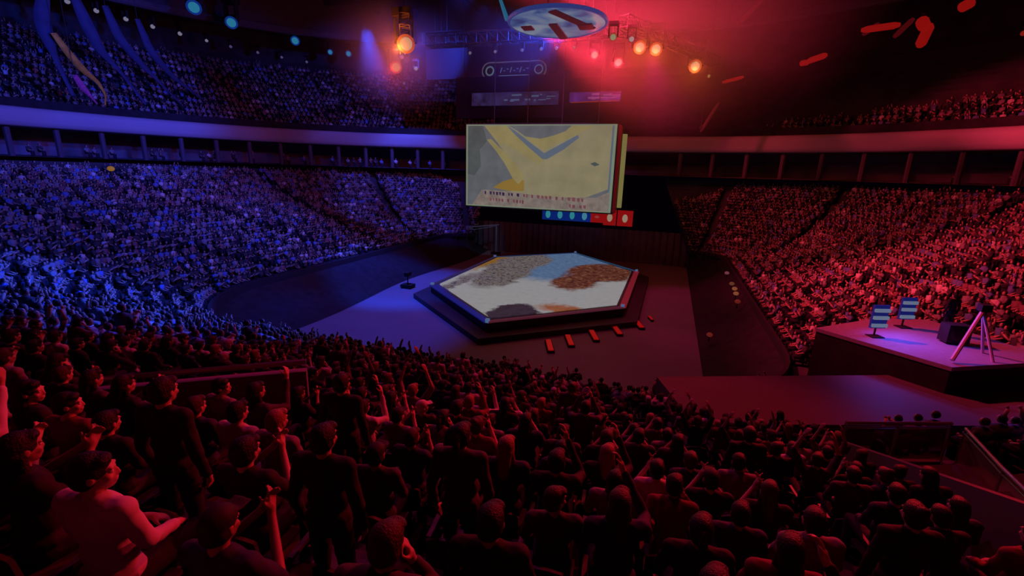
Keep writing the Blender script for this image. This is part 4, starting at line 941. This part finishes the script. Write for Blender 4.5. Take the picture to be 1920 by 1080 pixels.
# far right gangway guards with small warm lamps
for i, (x, y, z) in enumerate(((20.0, 49.0, 2.4), (19.9, 44.0, 2.4), (19.9, 42.0, 2.4), (19.8, 40.2, 2.4), (19.6, 37.5, 2.4), (17.6, 34.0, 0.6))):
    q = thing('aisle_lamp', ['pinkish', 'amber', 'bright amber', 'second bright amber', 'dim amber', 'lowest red'][i]+' aisle lamp on the dark slope before the right stand', 'aisle lamp', (x, y, z), 0, 'small lamps on the dark right slope')
    m = MB(); m.tube([(0, 0, 0), (0, 0, 0.45)], 0.04, 6); m.build('post', M_BLACK, q)
    m = MB(); m.ell((0, 0, 0.55), (0.22, 0.22, 0.16), nu=10, nv=6); m.build('lens', lamp('aisle_lamp_%d' % min(i, 4), ((104, 50, 62), (90, 50, 30), (120, 66, 40), (120, 66, 40), (90, 26, 20))[min(i, 4)]), q)
# cloth streamers sweeping from the roof edge down to the balcony in front of the left upper deck
MSB = mat('streamer_blue', (0.05, 0.07, 0.14), 0.8, noise=0.2, nscale=0.8); MSG = mat('streamer_gold', (0.75, 0.42, 0.05), 0.6, noise=0.3, nscale=1.2); MSP = mat('streamer_pink', (0.6, 0.12, 0.3), 0.7, noise=0.3)
for lab, mm, wd, pts in (('golden brown cloth streamer curving down before the left upper deck', MSG, 0.7, [(34.3, 24.6), (35.6, 22.7), (36.8, 21.4), (38.1, 20.5), (38.8, 19.3), (38.7, 18.2)]),
    ('blue cloth streamer just right of the golden one', MSB, 1.1, [(36.8, 28.9), (37.7, 26.4), (38.8, 24.0), (41.0, 21.9), (43.3, 18.9)]), ('second blue cloth streamer right of the golden one', MSB, 0.9, [(39.7, 28.8), (40.8, 25.8), (43.0, 23.5), (45.9, 21.2), (48.8, 18.7)]),
    ('blue cloth streamer nearest the left picture edge', MSB, 1.3, [(34.2, 28.6), (33.7, 26.0), (34.0, 24.1), (34.7, 21.7), (35.7, 18.8)]), ('third blue cloth streamer right of the golden one', MSB, 0.8, [(43.0, 28.4), (44.2, 25.2), (46.8, 22.7), (51.3, 20.4), (54.9, 18.6)]),
    ('short pink cloth streamer below the golden one', MSP, 0.6, [(35.5, 20.8), (36.3, 19.6), (37.2, 18.8), (37.9, 18.2)])):
    t = thing('streamer', lab, 'streamer', (-48.5, pts[0][0], pts[0][1]), 0, 'cloth streamers before the left upper deck')
    P2 = []
    for i in range(len(pts)-1):
        for q_ in range(5): u_ = q_/5; P2.append((pts[i][0]*(1-u_)+pts[i+1][0]*u_, pts[i][1]*(1-u_)+pts[i+1][1]*u_))
    P2.append(pts[-1]); P2 = [P2[0]]+[tuple((a_+b_+c_)/3 for a_, b_, c_ in zip(P2[i-1], P2[i], P2[i+1])) for i in range(1, len(P2)-1)]+[P2[-1]]
    m = MB(); n = len(P2)
    for i, (y, z) in enumerate(P2):
        f_ = i/(n-1); w_ = wd*(0.5+0.5*math.sin(math.pi*min(1, f_*1.3+0.15))); tw = 0.5*math.sin(f_*5); xx = -1.2*f_
        for s_, e_ in ((-1, 0), (1, 0), (1, 0.03), (-1, 0.03)): m.v.append((xx+s_*w_/2*math.sin(tw)+e_, y-pts[0][0]+s_*w_/2*math.cos(tw), z-pts[0][1]+s_*w_*0.15))
    for i in range(n-1):
        for j in range(4): a_ = i*4+j; b_ = i*4+(j+1) % 4; m.f.append((a_, b_, b_+4, a_+4)); m.m.append(0)
    m.build('cloth', mm, t, True); m = MB(); m.tube([(0, 0, -0.2), (0, 0, 31-pts[0][1])], 0.03, 5); m.build('cord', MATS['cable'], t)
# yellow steward lamps on the left
for p, lab, s in (((-37.0, 30.5, 11.2), 'small yellow lamp glowing in the blue left crowd', 0.3), ((-50.3, 27.2, 13.6), 'yellow sign lamp under the balcony at the left picture edge', 0.45)):
    q = thing('yellow_lamp', lab, 'lamp', p); m = MB(); m.ell((0, 0, 0), (s, s, s*.8), nu=10, nv=6); m.build('lens', lamp('yellow_lamp', (128, 88, 20)), q)
    m = MB(); m.tube([(0, 0, -0.2), (0, 0, -1.2)], 0.04, 6); m.build('post', M_BLACK, q)
# suites under the balcony: lit bays with columns
Pr = ringloop(3.5, n=24); 
for i in range(0, len(Pr)-1):
    pass
cols = MB(); P = ringloop(0.9)
for i in range(2, len(P), 3):
    x, y = P[i]
    if y > 10: cols.tube([(x, y, 12.1), (x, y, 15.2)], 0.28, 8)
struct('trim_7', cols, mat('concourse_column', (0.10, 0.08, 0.1), 0.7), 'round columns holding the balcony above the concourse', 'columns')
t = thing('ribbon_screen', 'pale grey blue ribbon screen under the balcony right of centre', 'ribbon screen', (15.9, 72.5, 14.3))
m = MB(); m.box((0, 0.1, 0), (12.2, 0.2, 0.75)); m.build('housing', M_BLACK, t); m = MB(); m.box((-0.5, -0.03, 0.05), (11, 0.08, 0.5)); m.build('display', lamp('ribbon_grey', (70, 78, 90)), t)

# ------------------------------------------------------------------ haze lit by the red lamps
def haze(name, label, c, r, dens):
    m = MB(); m.ell((0, 0, 0), r, nu=32, nv=18); v = bpy.data.materials.new(name); v.use_nodes = True; nt = v.node_tree; nt.nodes.clear()
    o_ = nt.nodes.new('ShaderNodeOutputMaterial'); s_ = nt.nodes.new('ShaderNodeVolumeScatter'); s_.inputs['Anisotropy'].default_value = 0.2
    tc = nt.nodes.new('ShaderNodeTexCoord'); vm = nt.nodes.new('ShaderNodeVectorMath'); vm.operation = 'DIVIDE'; vm.inputs[1].default_value = r
    ln = nt.nodes.new('ShaderNodeVectorMath'); ln.operation = 'LENGTH'; mr = nt.nodes.new('ShaderNodeMapRange'); mr.interpolation_type = 'SMOOTHSTEP'
    mr.inputs[1].default_value = 1.0; mr.inputs[2].default_value = 0.0; mr.inputs[3].default_value = 0.0; mr.inputs[4].default_value = dens
    nt.links.new(tc.outputs['Object'], vm.inputs[0]); nt.links.new(vm.outputs[0], ln.inputs[0]); nt.links.new(ln.outputs['Value'], mr.inputs[0]); nt.links.new(mr.outputs[0], s_.inputs['Density'])
    nt.links.new(s_.outputs[0], o_.inputs['Volume']); o = m.build(name, v); o.location = c; tag(o, label, 'haze', None, 'stuff'); return o
haze('haze', 'red lit smoke haze around the stage lamps under the roof', (9.5, 48.5, 25.0), (20, 22, 12), 0.032)
haze('haze', 'small smoke haze round the two orange lamps on the left truss', (-13.8, 44.5, 23.4), (8, 9, 6.5), 0.065)
def glow(loc_, color, power):
    l = bpy.data.lights.new('lamp_glow', 'POINT'); l.color = color; l.energy = power; l.shadow_soft_size = 0.3
    o = bpy.data.objects.new('lamp_glow', l); C.objects.link(o); o.location = loc_
for p, c, e in (((5.4, 48.2, 22.9), (1, .04, .05), 900), ((7.3, 51.7, 22.9), (1, .03, .05), 1800), ((9.8, 46.3, 22.9), (1, .12, .02), 1500), ((11.2, 47.2, 22.9), (1, .13, .02), 1500), ((14.9, 55.0, 22.9), (1, .15, .02), 1800), ((-11.1, 40.0, 22.6), (1, .15, .02), 5000), ((-17.7, 48.8, 22.6), (1, .05, .03), 1800)): glow(p, c, e*0.32)
for p, c in (((6.9, 42.2, 24.5), (1, .15, .03)), ((8.2, 43.5, 24.5), (1, .03, .03)), ((9.8, 47.1, 24.5), (1, .12, .03))): spot('beam_light', p, (p[0], p[1], 60), c, 3000, 7, 0.1, 0.3)
